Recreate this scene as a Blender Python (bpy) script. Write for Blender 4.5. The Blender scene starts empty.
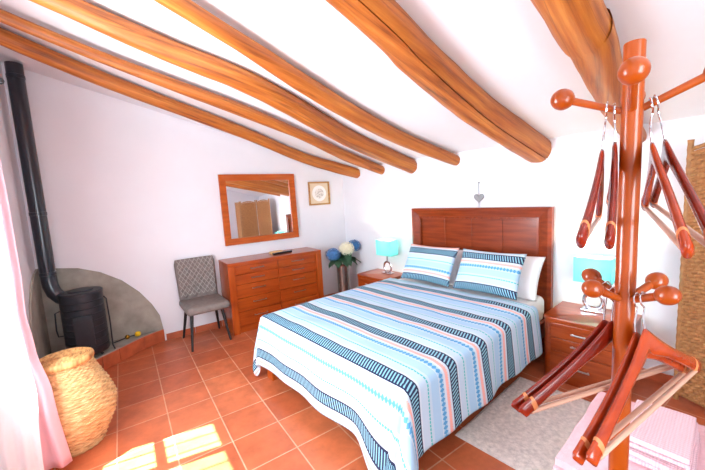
import bpy, bmesh, math, random
from mathutils import Vector, Matrix, noise
import numpy as np

random.seed(7)
C = bpy.context.scene.collection
SC = bpy.context.scene
PI = math.pi
T = 0.306                       # floor tile pitch, metres

# ---------------------------------------------------------------- camera
yaw, pitch, roll = 0.9705, -0.1155, -0.0558
cam_loc = Vector((0.1831, -3.3343, 1.5153))
fwd = Vector((math.cos(pitch) * math.cos(yaw), math.cos(pitch) * math.sin(yaw), math.sin(pitch)))
rt = fwd.cross(Vector((0, 0, 1))).normalized()
up = rt.cross(fwd)
r2 = math.cos(roll) * rt + math.sin(roll) * up
u2 = -math.sin(roll) * rt + math.cos(roll) * up
cd = bpy.data.cameras.new('camera')
cam = bpy.data.objects.new('camera', cd)
C.objects.link(cam)
M = Matrix.Identity(4)
for i in range(3):
    M[i][0] = r2[i]; M[i][1] = u2[i]; M[i][2] = -fwd[i]; M[i][3] = cam_loc[i]
cam.matrix_world = M
cd.sensor_fit = 'HORIZONTAL'
cd.sensor_width = 36
cd.lens = 335.27 / 705 * 36
cd.clip_start = 0.02
SC.camera = cam

# ---------------------------------------------------------------- world, sun, window light, exposure
w = bpy.data.worlds.new('sky')
SC.world = w
w.use_nodes = True
bgn = w.node_tree.nodes['Background']
bgn.inputs[0].default_value = (0.78, 0.89, 1.0, 1)
bgn.inputs[1].default_value = 3.0
sd = bpy.data.lights.new('sun', 'SUN')
sd.energy = 48
sd.angle = 0.009
sd.color = (1.0, 0.97, 0.93)
sun = bpy.data.objects.new('sun', sd)
C.objects.link(sun)
el = math.radians(60)
sdir = Vector((math.cos(el) * 0.986, -math.cos(el) * 0.168, -math.sin(el)))
sun.rotation_euler = sdir.to_track_quat('-Z', 'Y').to_euler()
sun.location = (-4, 1, 6)


def area(name, loc, direction, sx, sy, energy, color):
    l = bpy.data.lights.new(name, 'AREA')
    l.shape = 'RECTANGLE'; l.size = sx; l.size_y = sy
    l.energy = energy; l.color = color
    o = bpy.data.objects.new(name, l)
    C.objects.link(o)
    o.location = loc
    o.rotation_euler = Vector(direction).to_track_quat('-Z', 'Y').to_euler()
    return o


# daylight entering through the two window openings
area('daylight_left_window', (-0.62, -1.45, 1.42), (1, 0.05, 0.22), 1.15, 1.2, 98, (0.77, 0.90, 1.0))
area('daylight_front_window', (0.30, -4.52, 1.5), (0.25, 1, 0.3), 0.8, 1.4, 36, (0.80, 0.925, 1.0))
SC.view_settings.view_transform = 'Standard'
SC.view_settings.look = 'None'
SC.view_settings.gamma = 1.0
SC.view_settings.use_curve_mapping = False
SC.view_settings.exposure = 0.6
SC.cycles.max_bounces = 10
SC.cycles.diffuse_bounces = 6
SC.cycles.glossy_bounces = 4

# ---------------------------------------------------------------- room frame of the headboard wall
TH = math.atan(0.11)
P0 = Vector((2.98, 0.936, 0))
NU = Vector((-math.cos(TH), -math.sin(TH), 0))      # u: away from the headboard wall
ES = Vector((math.sin(TH), -math.cos(TH), 0))       # s: along the wall towards the camera
ROTZ = math.atan2(NU.y, NU.x)
WY = 0.936
XL = -0.53
YF = -4.6


def W(u, s, z=0.0):
    p = P0 + NU * u + ES * s
    return Vector((p.x, p.y, z))


def US(x, y):
    v = Vector((x, y, 0)) - P0
    return v.dot(NU), v.dot(ES)


CK = 0.27
def zceil(x, y):
    return 1.914 + CK * US(x, y)[0]


# ---------------------------------------------------------------- materials
def mat(name):
    m = bpy.data.materials.new(name)
    m.use_nodes = True
    nt = m.node_tree
    return m, nt, nt.nodes, nt.links, nt.nodes['Principled BSDF']


def lin(c):
    return tuple((x / 255 / 12.92 if x / 255 <= 0.04045 else ((x / 255 + 0.055) / 1.055) ** 2.4) for x in c) + (1,)


def plain(name, c, rough=0.6, metal=0.0, coat=0.0, var=0.08, nscale=20, bump=0.0, bscale=200):
    m, nt, N, L, b = mat(name)
    tc = N.new('ShaderNodeTexCoord')
    n = N.new('ShaderNodeTexNoise'); n.inputs['Scale'].default_value = nscale; n.inputs['Detail'].default_value = 4
    L.new(tc.outputs['Object'], n.inputs['Vector'])
    r = N.new('ShaderNodeValToRGB')
    c = lin(c)
    r.color_ramp.elements[0].color = tuple(max(0, x * (1 - var)) for x in c[:3]) + (1,)
    r.color_ramp.elements[1].color = tuple(min(1, x * (1 + var)) for x in c[:3]) + (1,)
    r.color_ramp.elements[0].position = 0.3; r.color_ramp.elements[1].position = 0.7
    L.new(n.outputs['Fac'], r.inputs['Fac'])
    L.new(r.outputs['Color'], b.inputs['Base Color'])
    b.inputs['Roughness'].default_value = rough
    b.inputs['Metallic'].default_value = metal
    b.inputs['Coat Weight'].default_value = coat
    b.inputs['Coat Roughness'].default_value = 0.08
    if bump:
        n2 = N.new('ShaderNodeTexNoise'); n2.inputs['Scale'].default_value = bscale; n2.inputs['Detail'].default_value = 3
        L.new(tc.outputs['Object'], n2.inputs['Vector'])
        bp = N.new('ShaderNodeBump'); bp.inputs['Strength'].default_value = bump; bp.inputs['Distance'].default_value = 0.004
        L.new(n2.outputs['Fac'], bp.inputs['Height'])
        L.new(bp.outputs['Normal'], b.inputs['Normal'])
    return m


def wood(name, c1, c2, rough=0.35, axis=0, stretch=12, scale=3.0, coat=0.3, dark=None):
    m, nt, N, L, b = mat(name)
    tc = N.new('ShaderNodeTexCoord')
    mp = N.new('ShaderNodeMapping')
    s = [stretch * scale] * 3; s[axis] = scale
    mp.inputs['Scale'].default_value = s
    L.new(tc.outputs['Object'], mp.inputs['Vector'])
    n = N.new('ShaderNodeTexNoise'); n.inputs['Scale'].default_value = 1.0
    n.inputs['Detail'].default_value = 6; n.inputs['Distortion'].default_value = 0.15
    L.new(mp.outputs['Vector'], n.inputs['Vector'])
    r = N.new('ShaderNodeValToRGB')
    r.color_ramp.elements[0].color = lin(c2); r.color_ramp.elements[0].position = 0.32
    r.color_ramp.elements[1].color = lin(c1); r.color_ramp.elements[1].position = 0.66
    if dark:
        e = r.color_ramp.elements.new(0.27); e.color = lin(dark)
    L.new(n.outputs['Fac'], r.inputs['Fac'])
    L.new(r.outputs['Color'], b.inputs['Base Color'])
    b.inputs['Roughness'].default_value = rough
    b.inputs['Coat Weight'].default_value = coat
    b.inputs['Coat Roughness'].default_value = 0.12
    b.inputs['Specular IOR Level'].default_value = 0.3
    bp = N.new('ShaderNodeBump'); bp.inputs['Strength'].default_value = 0.08; bp.inputs['Distance'].default_value = 0.002
    L.new(n.outputs['Fac'], bp.inputs['Height']); L.new(bp.outputs['Normal'], b.inputs['Normal'])
    return m


def floor_mat():
    m, nt, N, L, b = mat('terracotta_tiles')
    tc = N.new('ShaderNodeTexCoord')
    br = N.new('ShaderNodeTexBrick')
    br.offset = 0.0; br.squash = 1.0
    br.inputs['Scale'].default_value = 1.0
    br.inputs['Brick Width'].default_value = T
    br.inputs['Row Height'].default_value = T
    br.inputs['Mortar Size'].default_value = 0.0042
    br.inputs['Mortar Smooth'].default_value = 0.15
    br.inputs['Bias'].default_value = 0.0
    br.inputs['Color1'].default_value = lin((186, 92, 54))
    br.inputs['Color2'].default_value = lin((206, 112, 70))
    br.inputs['Mortar'].default_value = lin((214, 160, 128))
    L.new(tc.outputs['Object'], br.inputs['Vector'])
    n = N.new('ShaderNodeTexNoise'); n.inputs['Scale'].default_value = 7; n.inputs['Detail'].default_value = 8; n.inputs['Roughness'].default_value = 0.65
    L.new(tc.outputs['Object'], n.inputs['Vector'])
    r = N.new('ShaderNodeValToRGB')
    r.color_ramp.elements[0].color = (0.62, 0.58, 0.55, 1); r.color_ramp.elements[0].position = 0.3
    r.color_ramp.elements[1].color = (1.12, 1.12, 1.15, 1); r.color_ramp.elements[1].position = 0.7
    L.new(n.outputs['Fac'], r.inputs['Fac'])
    mx = N.new('ShaderNodeMix'); mx.data_type = 'RGBA'; mx.blend_type = 'MULTIPLY'; mx.inputs[0].default_value = 0.75
    L.new(br.outputs['Color'], mx.inputs[6]); L.new(r.outputs['Color'], mx.inputs[7])
    L.new(mx.outputs[2], b.inputs['Base Color'])
    b.inputs['Roughness'].default_value = 0.38
    bp = N.new('ShaderNodeBump'); bp.inputs['Strength'].default_value = 0.35; bp.inputs['Distance'].default_value = 0.004; bp.invert = True
    L.new(br.outputs['Fac'], bp.inputs['Height']); L.new(bp.outputs['Normal'], b.inputs['Normal'])
    return m


def stripe_mat(name):
    """woven stripes: UV.x runs along the sequence of stripes (in repeats), UV.y along a stripe (metres)"""
    m, nt, N, L, b = mat(name)
    uv = N.new('ShaderNodeUVMap')
    sp = N.new('ShaderNodeSeparateXYZ'); L.new(uv.outputs['UV'], sp.inputs[0])

    def mth(op, a, bb=None, c=None):
        nd = N.new('ShaderNodeMath'); nd.operation = op
        for i, v in enumerate((a, bb, c)):
            if v is None: continue
            if isinstance(v, (int, float)): nd.inputs[i].default_value = v
            else: L.new(v, nd.inputs[i])
        return nd.outputs[0]
    p = mth('FRACT', sp.outputs[0])
    y = sp.outputs[1]
    ramp = N.new('ShaderNodeValToRGB'); ramp.color_ramp.interpolation = 'CONSTANT'
    pale = lin((190, 212, 230)); paleb = lin((168, 204, 230)); navy = lin((26, 34, 70)); steel = lin((58, 78, 120))
    teal = lin((84, 190, 190)); pink = lin((240, 178, 168)); white = lin((206, 220, 232)); blue = lin((84, 158, 208))
    stops = [(0.0, steel), (0.082, navy), (0.115, white), (0.16, pale), (0.315, teal), (0.345, pale), (0.40, paleb),
             (0.585, white), (0.60, paleb), (0.71, white), (0.755, pink), (0.835, white), (0.885, navy), (0.918, steel)]
    cr = ramp.color_ramp
    cr.elements[0].position = 0.0; cr.elements[0].color = stops[0][1]
    cr.elements[1].position = stops[1][0]; cr.elements[1].color = stops[1][1]
    for ps, col in stops[2:]:
        e = cr.elements.new(ps); e.color = col
    L.new(p, ramp.inputs['Fac'])

    def band(lo, hi):
        return mth('MULTIPLY', mth('GREATER_THAN', p, lo), mth('LESS_THAN', p, hi))

    def mixc(fac, a, col):
        mx = N.new('ShaderNodeMix'); mx.data_type = 'RGBA'
        L.new(fac, mx.inputs[0]); L.new(a, mx.inputs[6])
        if isinstance(col, tuple): mx.inputs[7].default_value = col
        else: L.new(col, mx.inputs[7])
        return mx.outputs[2]
    # signed distance to the middle of the dark band, in repeats
    q = mth('SUBTRACT', mth('FRACT', mth('ADD', p, 0.5)), 0.5)
    aq = mth('ABSOLUTE', q)
    indark = mth('LESS_THAN', aq, 0.115)
    slant = mth('SINE', mth('ADD', mth('MULTIPLY', y, 2 * PI / 0.021), mth('MULTIPLY', q, 34.0)))
    tick = mth('MULTIPLY', mth('MULTIPLY', indark, mth('GREATER_THAN', slant, 0.30)), mth('LESS_THAN', aq, 0.09))
    dk = mth('MULTIPLY', mth('MULTIPLY', indark, mth('LESS_THAN', slant, -0.25)), 1.0)
    col = mixc(dk, ramp.outputs['Color'], navy)
    col = mixc(tick, col, lin((142, 198, 212)))
    # blue lozenges
    dy = mth('ABSOLUTE', mth('SUBTRACT', mth('FRACT', mth('DIVIDE', y, 0.026)), 0.5))
    dx = mth('ABSOLUTE', mth('DIVIDE', mth('SUBTRACT', p, 0.655), 0.11))
    loz = mth('LESS_THAN', mth('ADD', dx, dy), 0.52)
    col = mixc(mth('MULTIPLY', loz, band(0.58, 0.73)), col, blue)
    # dashes of the teal line
    da = mth('GREATER_THAN', mth('FRACT', mth('DIVIDE', y, 0.02)), 0.75)
    col = mixc(mth('MULTIPLY', da, band(0.315, 0.345)), col, pale)
    # dots along the pink stripe
    dp = mth('GREATER_THAN', mth('SINE', mth('MULTIPLY', y, 2 * PI / 0.014)), 0.2)
    col = mixc(mth('MULTIPLY', dp, mth('MAXIMUM', band(0.735, 0.76), band(0.825, 0.85))), col, white)
    L.new(col, b.inputs['Base Color'])
    b.inputs['Roughness'].default_value = 0.85
    tc = N.new('ShaderNodeTexCoord')
    n2 = N.new('ShaderNodeTexNoise'); n2.inputs['Scale'].default_value = 14; n2.inputs['Detail'].default_value = 5
    L.new(tc.outputs['Object'], n2.inputs['Vector'])
    bp = N.new('ShaderNodeBump'); bp.inputs['Strength'].default_value = 0.25; bp.inputs['Distance'].default_value = 0.012
    L.new(n2.outputs['Fac'], bp.inputs['Height']); L.new(bp.outputs['Normal'], b.inputs['Normal'])
    return m


def translucent(name, c, mixf=0.5, rough=0.8):
    m, nt, N, L, b = mat(name)
    out = N['Material Output']
    tr = N.new('ShaderNodeBsdfTranslucent'); tr.inputs['Color'].default_value = lin(c)
    tc = N.new('ShaderNodeTexCoord')
    wv = N.new('ShaderNodeTexNoise'); wv.inputs['Scale'].default_value = 120
    L.new(tc.outputs['Object'], wv.inputs['Vector'])
    r = N.new('ShaderNodeValToRGB')
    cc = lin(c)
    r.color_ramp.elements[0].color = tuple(x * 0.93 for x in cc[:3]) + (1,)
    r.color_ramp.elements[1].color = cc
    L.new(wv.outputs['Fac'], r.inputs['Fac']); L.new(r.outputs['Color'], b.inputs['Base Color'])
    b.inputs['Roughness'].default_value = rough
    ms = N.new('ShaderNodeMixShader'); ms.inputs[0].default_value = mixf
    L.new(b.outputs[0], ms.inputs[1]); L.new(tr.outputs[0], ms.inputs[2])
    L.new(ms.outputs[0], out.inputs['Surface'])
    return m


def wicker_mat(name, c1, c2, c3, freq=70, rough=0.6):
    m, nt, N, L, b = mat(name)
    tc = N.new('ShaderNodeTexCoord')
    mp = N.new('ShaderNodeMapping'); mp.inputs['Scale'].default_value = (18, freq, 1)
    L.new(tc.outputs['UV'], mp.inputs['Vector'])
    n = N.new('ShaderNodeTexNoise'); n.inputs['Scale'].default_value = 1; n.inputs['Detail'].default_value = 3
    L.new(mp.outputs['Vector'], n.inputs['Vector'])
    r = N.new('ShaderNodeValToRGB')
    r.color_ramp.elements[0].color = lin(c3); r.color_ramp.elements[0].position = 0.3
    r.color_ramp.elements[1].color = lin(c1); r.color_ramp.elements[1].position = 0.68
    e = r.color_ramp.elements.new(0.48); e.color = lin(c2)
    L.new(n.outputs['Fac'], r.inputs['Fac'])
    L.new(r.outputs['Color'], b.inputs['Base Color'])
    b.inputs['Roughness'].default_value = rough
    return m


def beam_mat():
    m, nt, N, L, b = mat('varnished_beam_wood')
    tc = N.new('ShaderNodeTexCoord')
    mp = N.new('ShaderNodeMapping'); mp.inputs['Scale'].default_value = (1.6, 26, 1)
    L.new(tc.outputs['UV'], mp.inputs['Vector'])
    n = N.new('ShaderNodeTexNoise'); n.inputs['Scale'].default_value = 1; n.inputs['Detail'].default_value = 9; n.inputs['Roughness'].default_value = 0.62; n.inputs['Distortion'].default_value = 0.25
    L.new(mp.outputs['Vector'], n.inputs['Vector'])
    r = N.new('ShaderNodeValToRGB')
    els = r.color_ramp.elements
    els[0].position = 0.28; els[0].color = lin((104, 46, 16))
    els[1].position = 0.72; els[1].color = lin((206, 132, 56))
    e = els.new(0.45); e.color = lin((168, 90, 28))
    e = els.new(0.58); e.color = lin((186, 108, 38))
    L.new(n.outputs['Fac'], r.inputs['Fac'])
    # drying cracks running along the beam
    mp2 = N.new('ShaderNodeMapping'); mp2.inputs['Scale'].default_value = (0.3, 9, 1)
    L.new(tc.outputs['UV'], mp2.inputs['Vector'])
    n2 = N.new('ShaderNodeTexNoise'); n2.inputs['Scale'].default_value = 1; n2.inputs['Detail'].default_value = 1
    L.new(mp2.outputs['Vector'], n2.inputs['Vector'])
    r2_ = N.new('ShaderNodeValToRGB')
    e2 = r2_.color_ramp.elements
    e2[0].position = 0.492; e2[0].color = (1, 1, 1, 1)
    e2[1].position = 0.508; e2[1].color = (1, 1, 1, 1)
    e = e2.new(0.5); e.color = (0.22, 0.16, 0.12, 1)
    L.new(n2.outputs['Fac'], r2_.inputs['Fac'])
    mx = N.new('ShaderNodeMix'); mx.data_type = 'RGBA'; mx.blend_type = 'MULTIPLY'; mx.inputs[0].default_value = 0.5
    L.new(r.outputs['Color'], mx.inputs[6]); L.new(r2_.outputs['Color'], mx.inputs[7])
    # knots
    v = N.new('ShaderNodeTexVoronoi'); v.inputs['Scale'].default_value = 3.2
    L.new(tc.outputs['Object'], v.inputs['Vector'])
    r3 = N.new('ShaderNodeValToRGB')
    r3.color_ramp.elements[0].position = 0.02; r3.color_ramp.elements[0].color = (0.2, 0.15, 0.12, 1)
    r3.color_ramp.elements[1].position = 0.07; r3.color_ramp.elements[1].color = (1, 1, 1, 1)
    L.new(v.outputs['Distance'], r3.inputs['Fac'])
    mx2 = N.new('ShaderNodeMix'); mx2.data_type = 'RGBA'; mx2.blend_type = 'MULTIPLY'; mx2.inputs[0].default_value = 0.85
    L.new(mx.outputs[2], mx2.inputs[6]); L.new(r3.outputs['Color'], mx2.inputs[7])
    L.new(mx2.outputs[2], b.inputs['Base Color'])
    b.inputs['Roughness'].default_value = 0.45
    bp = N.new('ShaderNodeBump'); bp.inputs['Strength'].default_value = 0.4; bp.inputs['Distance'].default_value = 0.01
    L.new(n.outputs['Fac'], bp.inputs['Height']); L.new(bp.outputs['Normal'], b.inputs['Normal'])
    return m


def waffle_mat(name, c):
    m, nt, N, L, b = mat(name)
    tc = N.new('ShaderNodeTexCoord')
    sp = N.new('ShaderNodeSeparateXYZ'); L.new(tc.outputs['Object'], sp.inputs[0])

    def s(o, f):
        a = N.new('ShaderNodeMath'); a.operation = 'MULTIPLY'; a.inputs[1].default_value = 2 * PI / f; L.new(o, a.inputs[0])
        z = N.new('ShaderNodeMath'); z.operation = 'SINE'; L.new(a.outputs[0], z.inputs[0]); return z.outputs[0]
    ad = N.new('ShaderNodeMath'); ad.operation = 'ADD'
    L.new(s(sp.outputs[0], 0.012), ad.inputs[0]); L.new(s(sp.outputs[1], 0.009), ad.inputs[1])
    r = N.new('ShaderNodeMapRange'); r.inputs[1].default_value = -2; r.inputs[2].default_value = 2
    L.new(ad.outputs[0], r.inputs[0])
    cr = N.new('ShaderNodeValToRGB')
    cc = lin(c)
    cr.color_ramp.elements[0].color = tuple(x * 0.76 for x in cc[:3]) + (1,)
    cr.color_ramp.elements[1].color = cc; cr.color_ramp.elements[1].position = 0.7
    L.new(r.outputs[0], cr.inputs['Fac']); L.new(cr.outputs['Color'], b.inputs['Base Color'])
    bp = N.new('ShaderNodeBump'); bp.inputs['Strength'].default_value = 0.6; bp.inputs['Distance'].default_value = 0.004
    L.new(r.outputs[0], bp.inputs['Height']); L.new(bp.outputs['Normal'], b.inputs['Normal'])
    b.inputs['Roughness'].default_value = 0.9
    return m


def print_mat():
    """pale sketch in a round medallion"""
    m, nt, N, L, b = mat('medallion_print')
    tc = N.new('ShaderNodeTexCoord')
    mp = N.new('ShaderNodeMapping'); mp.inputs['Scale'].default_value = (1, 0.0, 1)
    L.new(tc.outputs['Object'], mp.inputs['Vector'])
    ln = N.new('ShaderNodeVectorMath'); ln.operation = 'LENGTH'; L.new(mp.outputs['Vector'], ln.inputs[0])
    n = N.new('ShaderNodeTexNoise'); n.inputs['Scale'].default_value = 55; n.inputs['Detail'].default_value = 3
    L.new(tc.outputs['Object'], n.inputs['Vector'])
    r1 = N.new('ShaderNodeValToRGB'); r1.color_ramp.elements[0].color = lin((176, 168, 160)); r1.color_ramp.elements[1].color = lin((232, 226, 218))
    r1.color_ramp.elements[0].position = 0.38; r1.color_ramp.elements[1].position = 0.55
    L.new(n.outputs['Fac'], r1.inputs['Fac'])
    r = N.new('ShaderNodeValToRGB'); r.color_ramp.interpolation = 'CONSTANT'
    e = r.color_ramp.elements
    e[0].position = 0; e[0].color = (0, 0, 0, 1); e[1].position = 0.068; e[1].color = (1, 1, 1, 1)
    L.new(ln.outputs['Value'], r.inputs['Fac'])
    rr = N.new('ShaderNodeValToRGB'); rr.color_ramp.interpolation = 'CONSTANT'
    e = rr.color_ramp.elements
    e[0].position = 0; e[0].color = lin((238, 236, 232)); e[1].position = 0.112; e[1].color = lin((222, 202, 172))
    L.new(ln.outputs['Value'], rr.inputs['Fac'])
    mx = N.new('ShaderNodeMix'); mx.data_type = 'RGBA'
    L.new(r.outputs['Color'], mx.inputs[0]); L.new(r1.outputs['Color'], mx.inputs[6]); L.new(rr.outputs['Color'], mx.inputs[7])
    L.new(mx.outputs[2], b.inputs['Base Color'])
    b.inputs['Roughness'].default_value = 0.5
    return m


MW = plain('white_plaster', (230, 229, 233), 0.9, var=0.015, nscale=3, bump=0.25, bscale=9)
MC = plain('white_ceiling_plaster', (231, 231, 234), 0.9, var=0.015, nscale=3, bump=0.25, bscale=9)
MF = floor_mat()
MBEAM = beam_mat()
MCH = wood('cherry_wood', (172, 76, 22), (144, 56, 12), 0.32, axis=0, coat=0.4)
MCHV = wood('cherry_wood_upright', (178, 80, 24), (150, 60, 14), 0.32, axis=2, coat=0.4)
MHB = wood('dark_cherry_wood', (146, 60, 24), (118, 44, 16), 0.3, axis=1, coat=0.45)
MHBV = wood('dark_cherry_upright', (148, 60, 24), (116, 42, 16), 0.3, axis=2, coat=0.45)
MNS = wood('nightstand_wood', (164, 70, 22), (130, 48, 12), 0.3, axis=1, coat=0.45)
MMF = wood('mirror_frame_wood', (192, 92, 32), (166, 72, 20), 0.35, axis=0, coat=0.3)
MST = wood('glossy_stand_wood', (160, 68, 8), (136, 52, 5), 0.28, axis=2, stretch=8, scale=2, coat=0.35)
MHG = wood('mahogany_hanger_wood', (140, 36, 14), (98, 20, 8), 0.25, axis=0, stretch=8, scale=4, coat=0.4)
MHGO = wood('orange_hanger_wood', (172, 62, 16), (134, 38, 10), 0.25, axis=0, stretch=8, scale=4, coat=0.5)
MNOTCH = plain('pale_bare_wood', (196, 120, 70), 0.5)
MBAR = wood('pale_bar_wood', (200, 156, 132), (180, 134, 112), 0.35, axis=0, coat=0.4)
MCHROME = plain('polished_chrome', (215, 215, 220), 0.12, metal=1.0, var=0.02)
MBRUSH = plain('brushed_steel', (190, 186, 182), 0.3, metal=1.0, var=0.05)
MBLACK = plain('black_stove_steel', (34, 37, 44), 0.42, var=0.1, coat=0.1)
MPIPE = plain('black_pipe_enamel', (26, 32, 42), 0.28, var=0.1, coat=0.3)
MLEG = plain('black_leg_metal', (30, 29, 30), 0.5)
MSUEDE = plain('grey_brown_suede', (120, 110, 104), 0.75, var=0.14, nscale=26, bump=0.1)


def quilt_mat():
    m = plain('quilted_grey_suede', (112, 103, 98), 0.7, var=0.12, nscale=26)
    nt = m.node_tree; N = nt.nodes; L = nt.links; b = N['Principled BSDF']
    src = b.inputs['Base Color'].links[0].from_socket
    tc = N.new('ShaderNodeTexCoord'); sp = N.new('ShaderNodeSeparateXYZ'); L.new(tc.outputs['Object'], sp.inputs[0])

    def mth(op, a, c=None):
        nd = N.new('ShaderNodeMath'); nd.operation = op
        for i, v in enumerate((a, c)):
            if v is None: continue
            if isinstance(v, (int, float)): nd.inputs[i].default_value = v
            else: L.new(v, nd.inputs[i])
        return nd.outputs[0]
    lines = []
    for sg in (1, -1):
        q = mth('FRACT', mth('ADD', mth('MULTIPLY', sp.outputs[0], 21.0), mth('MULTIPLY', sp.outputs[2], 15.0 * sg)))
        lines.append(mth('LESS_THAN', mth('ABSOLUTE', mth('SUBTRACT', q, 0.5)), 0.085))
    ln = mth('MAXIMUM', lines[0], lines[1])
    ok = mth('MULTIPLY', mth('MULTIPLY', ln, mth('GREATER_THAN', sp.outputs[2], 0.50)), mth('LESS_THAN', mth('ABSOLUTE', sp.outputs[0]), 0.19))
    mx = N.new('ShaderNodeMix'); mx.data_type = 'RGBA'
    L.new(mth('MULTIPLY', ok, 0.75), mx.inputs[0]); L.new(src, mx.inputs[6]); mx.inputs[7].default_value = lin((160, 152, 146))  # paler diamond lines: sheen along the quilting grooves, put into the colour
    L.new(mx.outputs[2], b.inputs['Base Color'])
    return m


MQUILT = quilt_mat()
MSHEET = plain('white_cotton', (232, 230, 230), 0.85, var=0.02, nscale=8, bump=0.3, bscale=12)
MMATT = plain('cream_mattress_ticking', (226, 218, 210), 0.85, var=0.03)
MSTRIPE = stripe_mat('striped_bedspread_weave')
MRUG = plain('beige_rug_pile', (234, 224, 216), 0.95, var=0.16, nscale=38, bump=1.0, bscale=150)
MPINK = plain('pink_terry', (236, 190, 196), 0.95, var=0.06, nscale=60, bump=0.8, bscale=260)
MWAF = waffle_mat('pink_waffle_cotton', (240, 202, 209))
MGREYF = plain('grey_bench_fabric', (112, 114, 112), 0.9, var=0.15, nscale=90)
MCURT = translucent('pink_curtain_cloth', (252, 218, 225), 0.5)
MSHEER = translucent('white_sheer_cloth', (253, 252, 253), 0.45)
MCEM = plain('grey_cement_render', (158, 152, 140), 0.9, var=0.25, nscale=6, bump=0.5, bscale=18)
MTER = plain('terracotta_edge_tile', (188, 96, 60), 0.45, var=0.2, nscale=10)
MGROUT = plain('grout', (206, 160, 130), 0.9)
MBASK = wicker_mat('natural_wicker', (226, 190, 136), (208, 166, 110), (172, 126, 76), 70)
MLID = wicker_mat('natural_wicker_lid', (220, 176, 112), (196, 144, 84), (148, 96, 50), 6)
MRAT = wicker_mat('brown_rattan', (182, 128, 76), (164, 110, 62), (130, 84, 44), 60)
MRATP = plain('brown_rattan_post', (164, 114, 66), 0.55, var=0.25, nscale=40)
MGLASS = plain('silvered_glass', (242, 242, 245), 0.01, metal=1.0, var=0.0)
MSHADE = translucent('turquoise_lamp_fabric', (146, 214, 218), 0.5)
MBRASS = plain('brass', (190, 150, 70), 0.25, metal=1.0)
MYEL = plain('yellow_plastic', (240, 196, 20), 0.4)
MREMOTE = plain('black_plastic', (24, 24, 26), 0.35)
MKEY = plain('grey_rubber_keys', (120, 120, 124), 0.6)
MTAN = plain('tan_card', (214, 176, 120), 0.6)
MGOLD = wood('gilt_frame_wood', (196, 146, 84), (160, 108, 56), 0.4, axis=0)
MPRINT = print_mat()
MVASE = plain('silver_ribbed_vase', (158, 146, 138), 0.24, metal=0.85, var=0.12, nscale=30)
MHB_BLUE = plain('blue_petals', (72, 124, 178), 0.7, var=0.4, nscale=40)
MHB_WHITE = plain('cream_petals', (240, 234, 206), 0.7, var=0.08, nscale=40)
MLEAF = plain('dark_green_leaf', (52, 84, 58), 0.5, var=0.3, nscale=30)
MHEART = plain('grey_metal_heart', (140, 138, 138), 0.5, metal=0.3)
MBULB, _nt, _N, _L, _b = mat('warm_lit_bulb')
_b.inputs['Emission Color'].default_value = (1, 0.83, 0.6, 1); _b.inputs['Emission Strength'].default_value = 12
MFRAMEW = plain('white_painted_window_frame', (225, 222, 216), 0.5)
MIRON = plain('dark_iron_bar', (40, 38, 38), 0.5)


def glass_mat():
    m, nt, N, L, b = mat('clear_window_glass')
    out = N['Material Output']
    tr = N.new('ShaderNodeBsdfTransparent'); gl = N.new('ShaderNodeBsdfGlossy'); gl.inputs['Roughness'].default_value = 0.02
    ms = N.new('ShaderNodeMixShader'); ms.inputs[0].default_value = 0.06
    L.new(tr.outputs[0], ms.inputs[1]); L.new(gl.outputs[0], ms.inputs[2]); L.new(ms.outputs[0], out.inputs['Surface'])
    return m


MPANE = glass_mat()


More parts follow.
